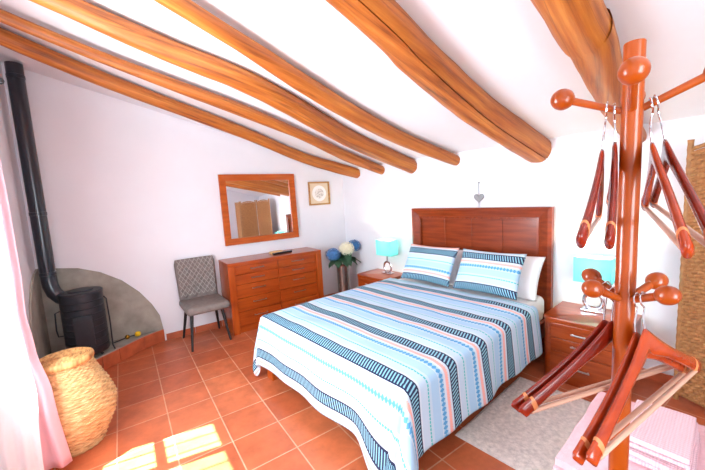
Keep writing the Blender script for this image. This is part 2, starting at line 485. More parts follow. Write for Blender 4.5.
# ---------------------------------------------------------------- mesh helpers
class MB:
    def __init__(s):
        s.v = []; s.f = []; s.uv = {}

    def add(s, vs, fs):
        o = len(s.v)
        s.v += [tuple(v) for v in vs]
        s.f += [tuple(i + o for i in f) for f in fs]

    def box(s, x0, x1, y0, y1, z0, z1, b=0.0, seg=2, mx=None):
        bm = bmesh.new()
        bmesh.ops.create_cube(bm, size=1)
        for v in bm.verts:
            v.co = Vector((x0 + (v.co.x + .5) * (x1 - x0), y0 + (v.co.y + .5) * (y1 - y0), z0 + (v.co.z + .5) * (z1 - z0)))
        if b:
            bmesh.ops.bevel(bm, geom=bm.edges[:], offset=b, segments=seg, profile=0.5, affect='EDGES')
        if mx is not None:
            bmesh.ops.transform(bm, matrix=mx, verts=bm.verts[:])
        s.bm(bm)
        return s

    def bm(s, bm):
        bm.verts.ensure_lookup_table(); bm.verts.index_update()
        s.add([v.co[:] for v in bm.verts], [[v.index for v in f.verts] for f in bm.faces])
        bm.free()

    def prism(s, pts, axis, a, b, bev=0.0, seg=2):
        """polygon pts (2D) extruded along axis (0,1,2) from a to b"""
        bm = bmesh.new()

        def P(p, h):
            if axis == 2: return (p[0], p[1], h)
            if axis == 1: return (p[0], h, p[1])
            return (h, p[0], p[1])
        lo = [bm.verts.new(P(p, a)) for p in pts]
        hi = [bm.verts.new(P(p, b)) for p in pts]
        n = len(pts)
        bm.faces.new(lo); bm.faces.new(hi)
        for i in range(n):
            bm.faces.new((lo[i], lo[(i + 1) % n], hi[(i + 1) % n], hi[i]))
        bmesh.ops.recalc_face_normals(bm, faces=bm.faces[:])
        if bev:
            bmesh.ops.bevel(bm, geom=bm.edges[:], offset=bev, segments=seg, profile=0.5, affect='EDGES')
        s.bm(bm)
        return s

    def tube(s, pts, rad, n=12, caps=True, flat=None):
        pts = [Vector(p) for p in pts]
        m = len(pts)
        if not isinstance(rad, (list, tuple)): rad = [rad] * m
        rings = []
        ref = None
        for i in range(m):
            t = (pts[min(i + 1, m - 1)] - pts[max(i - 1, 0)]).normalized()
            if ref is None:
                ref = Vector((0, 0, 1)) if abs(t.z) < 0.9 else Vector((1, 0, 0))
            a = (ref - t * ref.dot(t)).normalized()
            b_ = t.cross(a)
            ref = a
            r = rad[i]
            ra, rb = (r if isinstance(r, (list, tuple)) else (r, r))
            rings.append([pts[i] + a * (ra * math.cos(2 * PI * k / n)) + b_ * (rb * math.sin(2 * PI * k / n)) for k in range(n)])
        vs = [p for r in rings for p in r]
        fs = [(i * n + k, i * n + (k + 1) % n, (i + 1) * n + (k + 1) % n, (i + 1) * n + k) for i in range(m - 1) for k in range(n)]
        if caps:
            fs.append(tuple(reversed(range(n)))); fs.append(tuple((m - 1) * n + k for k in range(n)))
        s.add(vs, fs)
        return s

    def lathe(s, prof, n=32, center=(0, 0, 0), mx=None):
        vs = []; cx, cy, cz = center
        for r, z in prof:
            for k in range(n):
                a = 2 * PI * k / n
                p = Vector((r * math.cos(a), r * math.sin(a), z))
                if mx is not None: p = mx @ p
                vs.append((p.x + cx, p.y + cy, p.z + cz))
        m = len(prof)
        fs = [(i * n + k, i * n + (k + 1) % n, (i + 1) * n + (k + 1) % n, (i + 1) * n + k) for i in range(m - 1) for k in range(n)]
        fs.append(tuple(reversed(range(n)))); fs.append(tuple((m - 1) * n + k for k in range(n)))
        s.add(vs, fs)
        return s

    def grid(s, nu, nv, fn, closed=False):
        o = len(s.v)
        vs = [fn(i / (nu - 1), j / (nv - 1)) for i in range(nu) for j in range(nv)]
        fs = [(i * nv + j, (i + 1) * nv + j, (i + 1) * nv + j + 1, i * nv + j + 1) for i in range(nu - 1) for j in range(nv - 1)]
        s.add(vs, fs)
        return s

    def obj(s, name, m, parent=None, smooth=True, angle=40, uv=None, weld=False):
        me = bpy.data.meshes.new(name)
        me.from_pydata(s.v, [], s.f)
        bm = bmesh.new(); bm.from_mesh(me)
        if weld: bmesh.ops.remove_doubles(bm, verts=bm.verts[:], dist=1e-5)
        bmesh.ops.recalc_face_normals(bm, faces=bm.faces[:])
        bm.to_mesh(me); bm.free()
        if uv is not None:
            ul = me.uv_layers.new(name='UVMap')
            for lp in me.loops:
                ul.data[lp.index].uv = uv[lp.vertex_index]
        if smooth:
            for p in me.polygons: p.use_smooth = True
            me.set_sharp_from_angle(angle=math.radians(angle))
        me.materials.append(m)
        o = bpy.data.objects.new(name, me)
        C.objects.link(o)
        if smooth and angle == 40:
            wn = o.modifiers.new('normals', 'WEIGHTED_NORMAL'); wn.keep_sharp = True
        if parent is not None: o.parent = parent
        return o


def tag(o, label=None, cat=None, group=None, kind=None):
    if label: o['label'] = label
    if cat: o['category'] = cat
    if group: o['group'] = group
    if kind: o['kind'] = kind
    return o


def thing(name, label, cat, loc=(0, 0, 0), rz=0.0, group=None, rot=None):
    o = bpy.data.objects.new(name, None)
    o.empty_display_size = 0.05
    C.objects.link(o)
    o.location = loc
    o.rotation_euler = rot if rot is not None else (0, 0, rz)
    return tag(o, label, cat, group)


def dup(root, loc, rot, label):
    r = root.copy(); C.objects.link(r)
    r.location = loc; r.rotation_euler = rot; r['label'] = label
    for ch in list(root.children):
        c = ch.copy(); C.objects.link(c); c.parent = r
        for g in list(ch.children):
            d = g.copy(); C.objects.link(d); d.parent = c
    return r


def struct(mb, name, m, parent=None, **k):
    o = mb.obj(name, m, parent, **k)
    if parent is None: o['kind'] = 'structure'
    return o


def nz(x, y=0.0, z=0.0):
    return noise.noise(Vector((x, y, z)))


# ---------------------------------------------------------------- room shell
SMAX = 5.8
far = W(0, SMAX)
b = MB(); b.box(XL - 0.3, 4.0, YF - 0.2, WY + 0.2, -0.1, 0.0)
struct(b, 'floor', MF, smooth=False)
b = MB(); b.box(XL - 0.15, 3.2, WY, WY + 0.15, 0, 3.1)
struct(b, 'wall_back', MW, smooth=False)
b = MB()
p = [W(0, -0.02), W(0, SMAX), W(-0.15, SMAX), W(-0.15, -0.02)]
b.prism([(q.x, q.y) for q in p], 2, 0, 2.3)
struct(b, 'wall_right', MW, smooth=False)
# left wall with a window opening
WIN = (-1.95, -0.69, 0.80, 2.17)
b = MB()
xa, xb = XL - 0.16, XL
b.box(xa, xb, WIN[1], WY + 0.15, 0, 3.15)
b.box(xa, xb, YF - 0.1, WIN[0], 0, 3.15)
b.box(xa, xb, WIN[0], WIN[1], 0, WIN[2])
b.box(xa, xb, WIN[0], WIN[1], WIN[3], 3.15)
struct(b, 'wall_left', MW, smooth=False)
# wall behind the camera with a second window
b = MB()
b.box(XL - 0.1, -0.2, YF - 0.1, YF, 0, 3.1); b.box(0.8, 3.9, YF - 0.1, YF, 0, 3.1)
b.box(-0.2, 0.8, YF - 0.1, YF, 0, 0.7); b.box(-0.2, 0.8, YF - 0.1, YF, 2.3, 3.1)
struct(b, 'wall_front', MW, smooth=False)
# sloping ceiling
b = MB()
cs = [(XL - 0.15, WY + 0.15), (W(-0.15, -0.3).x, WY + 0.15), (W(-0.15, SMAX).x, YF - 0.1), (XL - 0.15, YF - 0.1)]
lo = [(x, y, zceil(x, y)) for x, y in cs]; hi = [(x, y, zceil(x, y) + 0.1) for x, y in cs]
b.add(lo + hi, [(0, 1, 2, 3), (7, 6, 5, 4), (0, 4, 5, 1), (1, 5, 6, 2), (2, 6, 7, 3), (3, 7, 4, 0)])
struct(b, 'ceiling', MC, smooth=False)


def window(name, axis, pos, a0, a1, z0, z1, mull, trans, bars=0):
    b = MB()

    def bx(p0, p1, c0, c1, d0, d1):
        if axis == 0: b.box(pos + d0, pos + d1, p0, p1, c0, c1, 0.003)
        else: b.box(p0, p1, pos + d0, pos + d1, c0, c1, 0.003)
    f = 0.05
    bx(a0, a0 + f, z0, z1, -0.03, 0.03); bx(a1 - f, a1, z0, z1, -0.03, 0.03)
    bx(a0 + f, a1 - f, z0, z0 + f, -0.03, 0.03); bx(a0 + f, a1 - f, z1 - f, z1, -0.03, 0.03)
    for m_ in mull: bx(m_ - 0.03, m_ + 0.03, z0 + f, z1 - f, -0.025, 0.025)
    for t_ in trans: bx(a0 + f, a1 - f, t_ - 0.02, t_ + 0.02, -0.02, 0.02)
    o = struct(b, name, MFRAMEW)
    b = MB()
    if axis == 0: b.box(pos - 0.004, pos + 0.004, a0 + f, a1 - f, z0 + f, z1 - f)
    else: b.box(a0 + f, a1 - f, pos - 0.004, pos + 0.004, z0 + f, z1 - f)
    b.obj('pane', MPANE, o, smooth=False)
    if bars:
        b = MB()
        for k in range(bars):
            y = a0 + (k + 0.5) / bars * (a1 - a0)
            if axis == 0: b.tube([(pos - 0.09, y, z0), (pos - 0.09, y, z1)], 0.006, 8)
        b.obj('grille', MIRON, o)
    return o


window('window_1', 0, XL - 0.05, WIN[0], WIN[1], WIN[2], WIN[3], [-1.05, -1.48], [1.41], 12)
window('window_2', 1, YF - 0.05, -0.2, 0.8, 0.7, 2.3, [0.30], [1.7])
# terracotta skirting
b = MB()
x = 0.46
while x < 2.9:
    x1 = min(x + T - 0.004, 2.97)
    b.box(x, x1, WY - 0.012, WY - 0.0005, 0.0, 0.075, 0.002); x += T
struct(b, 'baseboard_back', MTER)
b = MB()
s_ = 0.02
R3 = Matrix.Translation(P0) @ Matrix.Rotation(ROTZ, 4, 'Z')
while s_ < 5.6:
    b.box(0.0005, 0.012, s_, s_ + T - 0.004, 0, 0.075, 0.002, mx=R3); s_ += T
struct(b, 'baseboard_right', MTER)

# ---------------------------------------------------------------- roof beams
def ray(px, py):
    return fwd + r2 * ((px - 352.5) / 335.27) + u2 * ((235 - py) / 335.27)


def on_beam_plane(px, py, off=0.08):
    d = ray(px, py)
    n3 = Vector((-NU.x, -NU.y, 0))
    t = (1.914 - off - CK * ((cam_loc - P0).dot(n3)) - cam_loc.z) / (d.z + CK * d.dot(n3))
    return cam_loc + d * t


# measured axis points (x, y) and radii of each round beam below the sloping ceiling
BEAMS = [
    ('thinnest round roof beam closest to the mirror wall', [(-0.60, -0.02, .060), (0.18, 0.25, .064), (1.36, 0.44, .066), (2.18, 0.67, .067), (2.72, 0.66, .074), (3.06, 0.60, .070)]),
    ('slim round roof beam, second out from the mirror wall, meeting its thicker neighbour', [(-0.60, -0.36, .040), (0.20, -0.22, .042), (1.18, -0.18, .058), (1.81, -0.10, .050), (2.46, 0.06, .062), (3.14, 0.13, .060)]),
    ('thick round roof beam, third from the mirror wall, bending towards the slim one', [(-0.60, -0.90, .058), (0.04, -0.80, .062), (0.52, -0.76, .074), (1.02, -0.77, .081), (1.54, -0.66, .090), (2.20, -0.47, .088), (3.15, -0.37, .088)]),
    ('mid sized round roof beam, fourth from the mirror wall, ending above the headboard', [(-0.60, -1.62, .050), (0.52, -1.33, .053), (0.88, -1.24, .054), (1.30, -1.12, .068), (1.83, -1.00, .070), (2.43, -0.93, .068), (3.20, -0.97, .056)]),
    ('thickest round roof beam with a long crack, over the pillow end', [(-0.60, -2.34, .090), (1.20, -2.03, .103), (1.62, -1.935, .112), (2.13, -1.85, .117), (2.60, -1.805, .120), (3.30, -1.78, .119)]),
    ('knotty round roof beam whose end is hidden by the coat stand', [(-0.60, -2.95, .105), (1.78, -2.65, .101), (2.04, -2.63, .099), (2.39, -2.57, .090), (2.88, -2.49, .072), (3.36, -2.45, .066)]),
]


def spline(pts, n):
    P = np.array(pts, float)
    out = []
    m = len(P)
    for i in range(m - 1):
        p0 = P[max(i - 1, 0)]; p1 = P[i]; p2 = P[i + 1]; p3 = P[min(i + 2, m - 1)]
        for k in range(n):
            t = k / n
            out.append(0.5 * ((2 * p1) + (-p0 + p2) * t + (2 * p0 - 5 * p1 + 4 * p2 - p3) * t * t + (-p0 + 3 * p1 - 3 * p2 + p3) * t ** 3))
    out.append(P[-1])
    return out


for bi, (lab, pts) in enumerate(BEAMS):
    sp = spline(pts, 10)
    b = MB()
    vs = []; n = 32; uvb = []
    crack = {1: -120, 4: -132, 0: -100}.get(bi)
    angs = [2 * PI * k / n for k in range(n)]
    if crack is not None:
        c0 = math.radians(crack) % (2 * PI)
        k0 = min(range(n), key=lambda k: abs(angs[k] - c0))
        angs[k0] = c0; angs[k0 - 1] = c0 - 0.035; angs[k0 + 1] = c0 + 0.035
    for i, (x, y, r) in enumerate(sp):
        z = zceil(x, y) - 0.08
        for k in range(n):
            a = angs[k]
            rr = r * (1 + 0.05 * nz(x * 2.2 + bi * 9, math.cos(a) * 1.3, math.sin(a) * 1.3) + 0.05 * nz(x * 6 + bi * 5, math.cos(a) * 3, math.sin(a) * 3))
            if crack is not None and k == k0: rr *= 0.86 - 0.06 * nz(x * 3)
            a += 0.10 * nz(x * 0.8, bi)
            vs.append((x, y + rr * math.cos(a), z + rr * math.sin(a)))
            uvb.append((x * 1.04 + bi * 3.7, angs[k] * r + bi * 1.3))
    m = len(sp)
    fs = [(i * n + k, i * n + (k + 1) % n, (i + 1) * n + (k + 1) % n, (i + 1) * n + k) for i in range(m - 1) for k in range(n)]
    fs += [tuple(range(n)), tuple((m - 1) * n + k for k in range(n))]
    b.add(vs, fs)
    o = b.obj('roof_beam', MBEAM, angle=60, uv=uvb)
    tag(o, lab, 'beam', 'round wooden beams under the sloping ceiling')

# ---------------------------------------------------------------- corner hearth and stove
HP = [(XL + 0.001, WY - 0.001), (0.44, WY - 0.001), (0.24, 0.835), (0.02, 0.646), (-0.25, 0.42), (XL + 0.001, 0.24)]
HZ = 0.145
hearth = thing('corner_hearth', 'raised grey cement corner hearth edged with terracotta tiles under the stove', 'hearth', (0, 0, 0))
b = MB(); b.prism([(x, y) for x, y in HP], 2, 0, HZ, 0.004); b.obj('platform', MCEM, hearth)
# grey rendered patch on both walls, its top an arc
arc = [(XL + 0.002, 1.0), (-0.40, 0.985), (-0.22, 0.955), (-0.05, 0.885), (0.12, 0.765), (0.26, 0.61), (0.36, 0.45), (0.42, 0.31), (0.44, HZ)]
b = MB(); b.prism([(XL + 0.002, HZ), *[(x, z) for x, z in reversed(arc)]], 1, WY - 0.018, WY - 0.001, 0.003); b.obj('wall_render', MCEM, hearth)
arc2 = [(WY - 0.02, 1.0), (0.78, 0.975), (0.62, 0.90), (0.46, 0.76), (0.34, 0.56), (0.28, 0.36), (0.25, HZ)]
b = MB(); b.prism([(WY - 0.02, HZ), *reversed(arc2)], 0, XL + 0.001, XL + 0.018, 0.003); b.obj('wall_render', MCEM, hearth)
# tile edging
def edge_tiles():
    for (p, q) in zip(HP[1:-1], HP[2:]):
        P_ = Vector((p[0], p[1], 0)); Q_ = Vector((q[0], q[1], 0)); d = Q_ - P_; L_ = d.length; d.normalize()
        nn = Vector((-d.y, d.x, 0))
        if nn.y > 0: nn = -nn
        k = max(1, round(L_ / 0.2)); w_ = L_ / k
        for i in range(k):
            a0 = P_ + d * (i * w_ + 0.003); a1 = P_ + d * ((i + 1) * w_ - 0.003)
            b = MB()
            b.prism([(a0.x, a0.y), (a1.x, a1.y), (a1.x + nn.x * .012, a1.y + nn.y * .012), (a0.x + nn.x * .012, a0.y + nn.y * .012)], 2, 0.004, HZ - 0.006, 0.002)
            b.obj('edge_tile', MTER, hearth)
edge_tiles()

SX, SY = -0.205, 0.675
stove = thing('wood_stove', 'black ribbed cylindrical stove with a tall flue pipe in the corner', 'stove', (SX, SY, HZ + 0.002))
b = MB()
prof = [(0.158, 0.035)]
for i in range(9):
    z = 0.05 + i * 0.062
    prof += [(0.165, z), (0.165, z + 0.05), (0.160, z + 0.054), (0.160, z + 0.058)]
prof += [(0.168, 0.60), (0.168, 0.618), (0.160, 0.625), (0.0005, 0.628)]
b.lathe(prof, 40); b.obj('body', MBLACK, stove, angle=30)
b = MB(); b.lathe([(0.10, 0.628), (0.10, 0.636), (0.094, 0.640), (0.0005, 0.640)], 30); b.obj('cooking_plate', MBLACK, stove)
for a in (45, 135, 225, 315):
    b = MB(); ca, sa = math.cos(math.radians(a)), math.sin(math.radians(a))
    b.tube([(0.12 * ca, 0.12 * sa, 0.04), (0.15 * ca, 0.15 * sa, 0.009)], [0.014, 0.010], 10); b.obj('foot', MBLACK, stove)
b = MB()
b.box(-0.07, 0.07, -0.178, -0.160, 0.13, 0.42, 0.006); b.obj('door', MBLACK, stove)
b = MB()
b.tube([(0.166, -0.04, 0.55), (0.185, -0.04, 0.52), (0.19, -0.04, 0.3), (0.186, -0.04, 0.06), (0.20, -0.045, 0.008)], 0.006, 8); b.obj('side_rail', MBLACK, stove)
b = MB()
b.tube([(-0.165, -0.02, 0.47), (-0.198, -0.03, 0.46), (-0.205, -0.035, 0.30), (-0.198, -0.03, 0.24), (-0.165, -0.02, 0.235)], 0.006, 8); b.obj('side_handle', MBLACK, stove)
PX, PY = -0.425 - SX, 0.77 - SY
pth = [(PX, PY, 2.80 - HZ), (PX, PY, 2.0), (PX, PY, 1.2), (PX, PY, 0.80), (PX + 0.004, PY, 0.70), (PX + 0.025, PY - 0.012, 0.63), (PX + 0.07, PY - 0.03, 0.575), (PX + 0.13, PY - 0.06, 0.555), (PX + 0.20, PY - 0.09, 0.55)]
b = MB(); b.tube(pth, 0.059, 24); pp = b.obj('flue_pipe', MPIPE, stove, angle=50)
for z in (2.53, 1.35, 0.80):
    b = MB(); b.lathe([(0.059, z), (0.0625, z + 0.002), (0.0625, z + 0.03), (0.059, z + 0.032)], 24, (PX, PY, 0)); b.obj('collar', MPIPE, pp)

pk = thing('fire_poker', 'thin dark rod with brass ball and yellow tip lying on the grey hearth', 'poker', (0, 0, HZ))
b = MB(); b.tube([(-0.03, 0.80, 0.012), (0.10, 0.857, 0.022)], 0.006, 8); b.tube([(0.10, 0.857, 0.022), (0.22, 0.875, 0.024)], 0.006, 8); b.obj('rod', MBLACK, pk)
b = MB(); b.lathe([(0.0005, -0.024), (0.014, -0.02), (0.022, -0.01), (0.024, 0), (0.022, 0.01), (0.014, 0.02), (0.0005, 0.024)], 18, (0.10, 0.857, 0.025)); b.obj('brass_ball', MBRASS, pk)
b = MB(); b.lathe([(0.0005, -0.028), (0.02, -0.022), (0.030, -0.008), (0.030, 0.008), (0.02, 0.022), (0.0005, 0.028)], 8, (0.195, 0.868, 0.029)); b.obj('yellow_tip', MYEL, pk)

# ---------------------------------------------------------------- wicker basket
bk = thing('wicker_basket', 'big-bellied pale wicker basket with a flat lid beside the pink curtain', 'basket', (-0.215, -0.575, 0))
keys = [(0.0, 0.152), (0.02, 0.158), (0.05, 0.166), (0.10, 0.196), (0.17, 0.226), (0.24, 0.240), (0.30, 0.236), (0.37, 0.214), (0.44, 0.184), (0.50, 0.158), (0.545, 0.144), (0.56, 0.143)]
def rad_at(z):
    for (z0, r0), (z1, r1) in zip(keys, keys[1:]):
        if z <= z1:
            t = (z - z0) / (z1 - z0); t = t * t * (3 - 2 * t) * 0.4 + t * 0.6
            return r0 + (r1 - r0) * t
    return keys[-1][1]
NROW = 40
uvk = []
NZ_, NA = NROW * 6 + 1, 192
vs = []
for i in range(NZ_):
    z = 0.56 * i / (NZ_ - 1)
    r = rad_at(z)
    row = min(NROW - 1, i // 6); rnd_ = math.sin(PI * (i % 6) / 6) if i < NZ_ - 1 else 0
    for k in range(NA):
        a = 2 * PI * k / NA + PI / 2
        uvk.append((k / NA * 1.5, z))
        wv = 0.0060 * rnd_ - 0.004 + 0.0042 * math.cos(a * 24 + PI * row) * rnd_
        if 0.045 < z < 0.06 or 0.27 < z < 0.285: wv += 0.004
        vs.append(((r + wv) * math.cos(a), (r + wv) * math.sin(a), z))
fs = [(i * NA + k, i * NA + (k + 1) % NA, (i + 1) * NA + (k + 1) % NA, (i + 1) * NA + k) for i in range(NZ_ - 1) for k in range(NA)]
fs += [tuple(reversed(range(NA))), tuple((NZ_ - 1) * NA + k for k in range(NA))]
b = MB(); b.add(vs, fs); b.obj('body', MBASK, bk, angle=80, uv=uvk)
b = MB()
prof = [(0.150, 0.562), (0.154, 0.570), (0.154, 0.584), (0.150, 0.594), (0.143, 0.598)]
for i in range(13):
    r = 0.138 - i * 0.0105
    prof += [(r, 0.600 + (0.003 if i % 2 else 0)), (r - 0.005, 0.5965)]
prof += [(0.0005, 0.598)]
b.lathe(prof, 72); b.obj('lid', MLID, bk, angle=80, uv=[(v[0] * 3, v[1] * 3) for v in b.v])

# ---------------------------------------------------------------- pink curtain pulled in from the left window
def curtain_edge(z):
    ks = [(0.06, -0.208), (0.25, -0.228), (0.53, -0.257), (0.69, -0.302), (0.93, -0.327), (1.16, -0.318), (1.6, -0.318), (1.8, -0.322), (2.2, -0.325)]
    for (z0, x0), (z1, x1) in zip(ks, ks[1:]):
        if z <= z1: return x0 + (x1 - x0) * max(0, (z - z0)) / (z1 - z0)
    return ks[-1][1]
def curt(i, j):
    z = 0.06 + 2.16 * j
    x0, x1 = XL + 0.025, curtain_edge(z)
    x = x0 + (x1 - x0) * i
    low = max(0, 1 - z / 0.9)
    y = -0.848 + 0.123 * min(1, max(0, (z - 0.35) / 0.45)) + 0.016 * math.sin(i * 2 * PI * 3.2 + 0.3 * z) * (0.4 + 0.6 * i) - 0.05 * low * (1 - i) - 0.03 * low * abs(math.sin(i * 5))
    return (x, y, z)
cu = MB().grid(60, 44, curt).obj('curtain', MCURT, angle=180)
md = cu.modifiers.new('thick', 'SOLIDIFY'); md.thickness = 0.002
def sheer(i, j):
    z = 0.07 + 2.15 * j
    x1 = curtain_edge(z) - (0.026 if z > 0.7 else 0.026 + 0.085 * (0.7 - z) / 0.63)
    x0 = XL + 0.03
    y = curt(0.5, (z - 0.06) / 2.16)[1] - 0.035 + 0.010 * math.sin(i * 2 * PI * 2.6 + 0.4 * z)
    return (x0 + (x1 - x0) * i, y, z)
so_ = MB().grid(50, 44, sheer).obj('sheer', MSHEER, cu, angle=180)
md = so_.modifiers.new('thick', 'SOLIDIFY'); md.thickness = 0.0015
so_['label'] = 'white sheer layer in front of the pink cloth'
tag(cu, 'pale pink curtain hanging at the left edge, hem over the wicker basket', 'curtain')
rod = thing('curtain_rod', 'short metal rod carrying the pale pink curtain', 'curtain rod', (0, 0, 0))
b = MB(); b.tube([(XL, -0.725, 2.235), (-0.28, -0.725, 2.235)], 0.011, 12); b.obj('rod', MIRON, rod)
b = MB(); b.lathe([(0.0005, -.018), (.014, -.012), (.018, 0), (.014, .012), (.0005, .018)], 14, (-0.268, -0.725, 2.235)); b.obj('finial', MIRON, rod)

# ---------------------------------------------------------------- upholstered chair
ch = thing('upholstered_chair', 'grey-brown quilted suede chair with thin black legs beside the chest of drawers', 'chair', (0.832, 0.640, 0), math.radians(2))
def seat_fn(i, j):
    # closed section around the seat, i along depth ring, j along width
    return None
b = MB(); b.box(-0.215, 0.215, -0.29, 0.20, 0.385, 0.465, 0.03, 4); b.obj('seat', MSUEDE, ch, angle=60)
def back_pt(x, t, front):
    # t 0 bottom..1 top
    z = 0.40 + 0.51 * t
    y = 0.165 + 0.05 * t + 0.025 * t * t
    half = 0.205 + 0.012 * t - 0.03 * max(0, t - 0.9) * 5 * abs(x) ** 6
    cy = 0.020 * (1 - x * x) - 0.012
    q = 0.0
    if front:
        a = (x * half * 9.5 + t * 4.9); c = (x * half * 9.5 - t * 4.9)
        q = 0.016 * (min(abs(math.sin(PI * a)), 1) ** 0.5) * (min(abs(math.sin(PI * c)), 1) ** 0.5)
        ed = min(1, (1 - abs(x)) * 8) * min(1, (1 - t) * 10)
        return (x * half, y + cy - 0.022 * math.sqrt(max(0, ed)) - q * ed, z)
    ed = min(1, (1 - abs(x)) * 8) * min(1, (1 - t) * 10)
    return (x * half, y + cy + 0.022 * math.sqrt(max(0, ed)), z)
b = MB()
b.grid(61, 71, lambda i, j: back_pt(i * 2 - 1, j, True))
b.grid(61, 71, lambda i, j: back_pt(i * 2 - 1, j, False))
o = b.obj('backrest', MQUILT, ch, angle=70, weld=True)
for sx_, fy, ty in ((-1, -0.24, -0.15), (1, -0.215, -0.15), (-1, 0.235, 0.12), (1, 0.235, 0.12)):
    b = MB()
    b.tube([(sx_ * 0.15, ty, 0.40), (sx_ * 0.20, fy, 0.0)], [(0.019, 0.019), (0.011, 0.011)], 12); b.obj('leg', MLEG, ch)

# ---------------------------------------------------------------- chest of drawers
DX0, DX1, DYF, DZ = 1.099, 2.298, 0.510, 0.837
cdw = thing('chest_of_drawers', 'wide reddish cherry chest of drawers under the wall mirror', 'chest of drawers', (DX0, DYF, 0))
DW, DD = DX1 - DX0, WY - 0.014 - DYF
b = MB(); b.box(0.0, DW, 0.0, DD, DZ - 0.042, DZ, 0.004); b.obj('top', MCH, cdw)
for x0, x1 in ((0.0, 0.078), (DW - 0.078, DW)):
    b = MB(); b.box(x0, x1, 0.0, DD, 0.0, DZ - 0.042, 0.004); b.obj('side_panel', MCHV, cdw)
b = MB(); b.box(0.078, DW - 0.078, 0.035, DD, 0.08, DZ - 0.042); b.obj('carcass', MCH, cdw)
b = MB(); b.box(0.078, DW - 0.078, 0.03, 0.05, 0.0, 0.08, 0.002); b.obj('plinth', MCH, cdw)
mid = DW / 2
rows = [(0.692, 0.792), (0.575, 0.686), (0.415, 0.569), (0.255, 0.409), (0.085, 0.249)]
for c0, c1 in ((0.081, mid - 0.002), (mid + 0.002, DW - 0.081)):
    for z0, z1 in rows:
        b = MB(); b.box(c0, c1, 0.018, 0.035, z0, z1, 0.003); dr = b.obj('drawer', MCH, cdw)
        b = MB(); cx = (c0 + c1) / 2; zz = z0 + (z1 - z0) * (0.62 if z1 - z0 > 0.12 else 0.55)
        b.box(cx - 0.080, cx + 0.080, -0.006, 0.000, zz - 0.0042, zz + 0.0042, 0.002)
        b.box(cx - 0.080, cx - 0.070, 0.0, 0.018, zz - 0.005, zz + 0.005); b.box(cx + 0.070, cx + 0.080, 0.0, 0.018, zz - 0.005, zz + 0.005)
        h = b.obj('handle', MBRUSH, dr); h['label'] = 'brushed metal bar handle'
rc = thing('remote_control', 'slim black remote control lying on the chest of drawers', 'remote', (1.83, 0.68, DZ), math.radians(6))
b = MB(); b.box(-0.13, 0.13, -0.026, 0.026, 0.0, 0.022, 0.005); b.obj('case', MREMOTE, rc)
b = MB()
for i in range(9):
    for j in range(3):
        b.box(-0.10 + i * 0.02, -0.088 + i * 0.02, -0.018 + j * 0.013, -0.009 + j * 0.013, 0.0215, 0.024, 0.001)
b.obj('keypad', MKEY, rc)
tb = MB(); tb.box(-0.085, 0.085, -0.03, 0.03, 0, 0.03, 0.006)
o = tb.obj('tan_box', MTAN); o.location = (1.78, 0.765, DZ); o.rotation_euler = (0, 0, 0.1)
tag(o, 'small tan box behind the black remote on the chest of drawers', 'box')

# ---------------------------------------------------------------- mirror
MX0, MX1, MZ0, MZ1 = 3.895 * T, 7.0988 * T, 3.2503 * T, 6.0704 * T
mi = thing('wall_mirror', 'large rectangular mirror in an orange-brown wooden frame on the back wall', 'mirror', ((MX0 + MX1) / 2, WY - 0.027, MZ0), rot=(math.radians(-1.4), 0, 0))
hw_, hh = (MX1 - MX0) / 2, MZ1 - MZ0
fw = 0.078
def frame_part(x0, x1, z0, z1, inner):
    b = MB()
    a = [(x0, z0), (x1, z0), (x1, z1), (x0, z1)]
    return b
fr = MB()
OUT = [(-hw_, 0), (hw_, 0), (hw_, hh), (-hw_, hh)]
INN = [(-hw_ + fw, fw), (hw_ - fw, fw), (hw_ - fw, hh - fw), (-hw_ + fw, hh - fw)]
def ring_frame(b, OUT, INN, yb, y0, y1, swap=False):
    n = 4
    vs = []
    for P_, y in ((OUT, yb), (OUT, y0), (INN, y1), (INN, yb)):
        for x, z in P_: vs.append((x, y, z) if not swap else (y, x, z))
    fs = []
    for r_ in range(4):
        q = (r_ + 1) % 4
        for k in range(4):
            fs.append((r_ * 4 + k, r_ * 4 + (k + 1) % 4, q * 4 + (k + 1) % 4, q * 4 + k))
    b.add(vs, fs)
ring_frame(fr, OUT, INN, 0.0, -0.034, -0.026)
fr.obj('frame', MMF, mi, smooth=False)
b = MB(); b.box(-hw_ + fw - 0.006, hw_ - fw + 0.006, -0.012, -0.004, fw - 0.006, hh - fw + 0.006); b.obj('mirror_glass', MGLASS, mi, smooth=False)

# ---------------------------------------------------------------- small picture
QX0, QX1, QZ0, QZ1 = 7.8165 * T, 8.9183 * T, 4.6243 * T, 5.7017 * T
pc = thing('framed_picture', 'small square framed print with a pale round medallion by the mirror', 'picture', ((QX0 + QX1) / 2, WY - 0.002, (QZ0 + QZ1) / 2))
hx, hz = (QX1 - QX0) / 2, (QZ1 - QZ0) / 2
b = MB()
ring_frame(b, [(-hx, -hz), (hx, -hz), (hx, hz), (-hx, hz)], [(-hx + .022, -hz + .022), (hx - .022, -hz + .022), (hx - .022, hz - .022), (-hx + .022, hz - .022)], 0, -0.024, -0.018)
b.obj('frame', MGOLD, pc, smooth=False)
b = MB(); b.box(-hx + 0.018, hx - 0.018, -0.010, -0.002, -hz + 0.018, hz - 0.018); b.obj('print', MPRINT, pc, smooth=False)

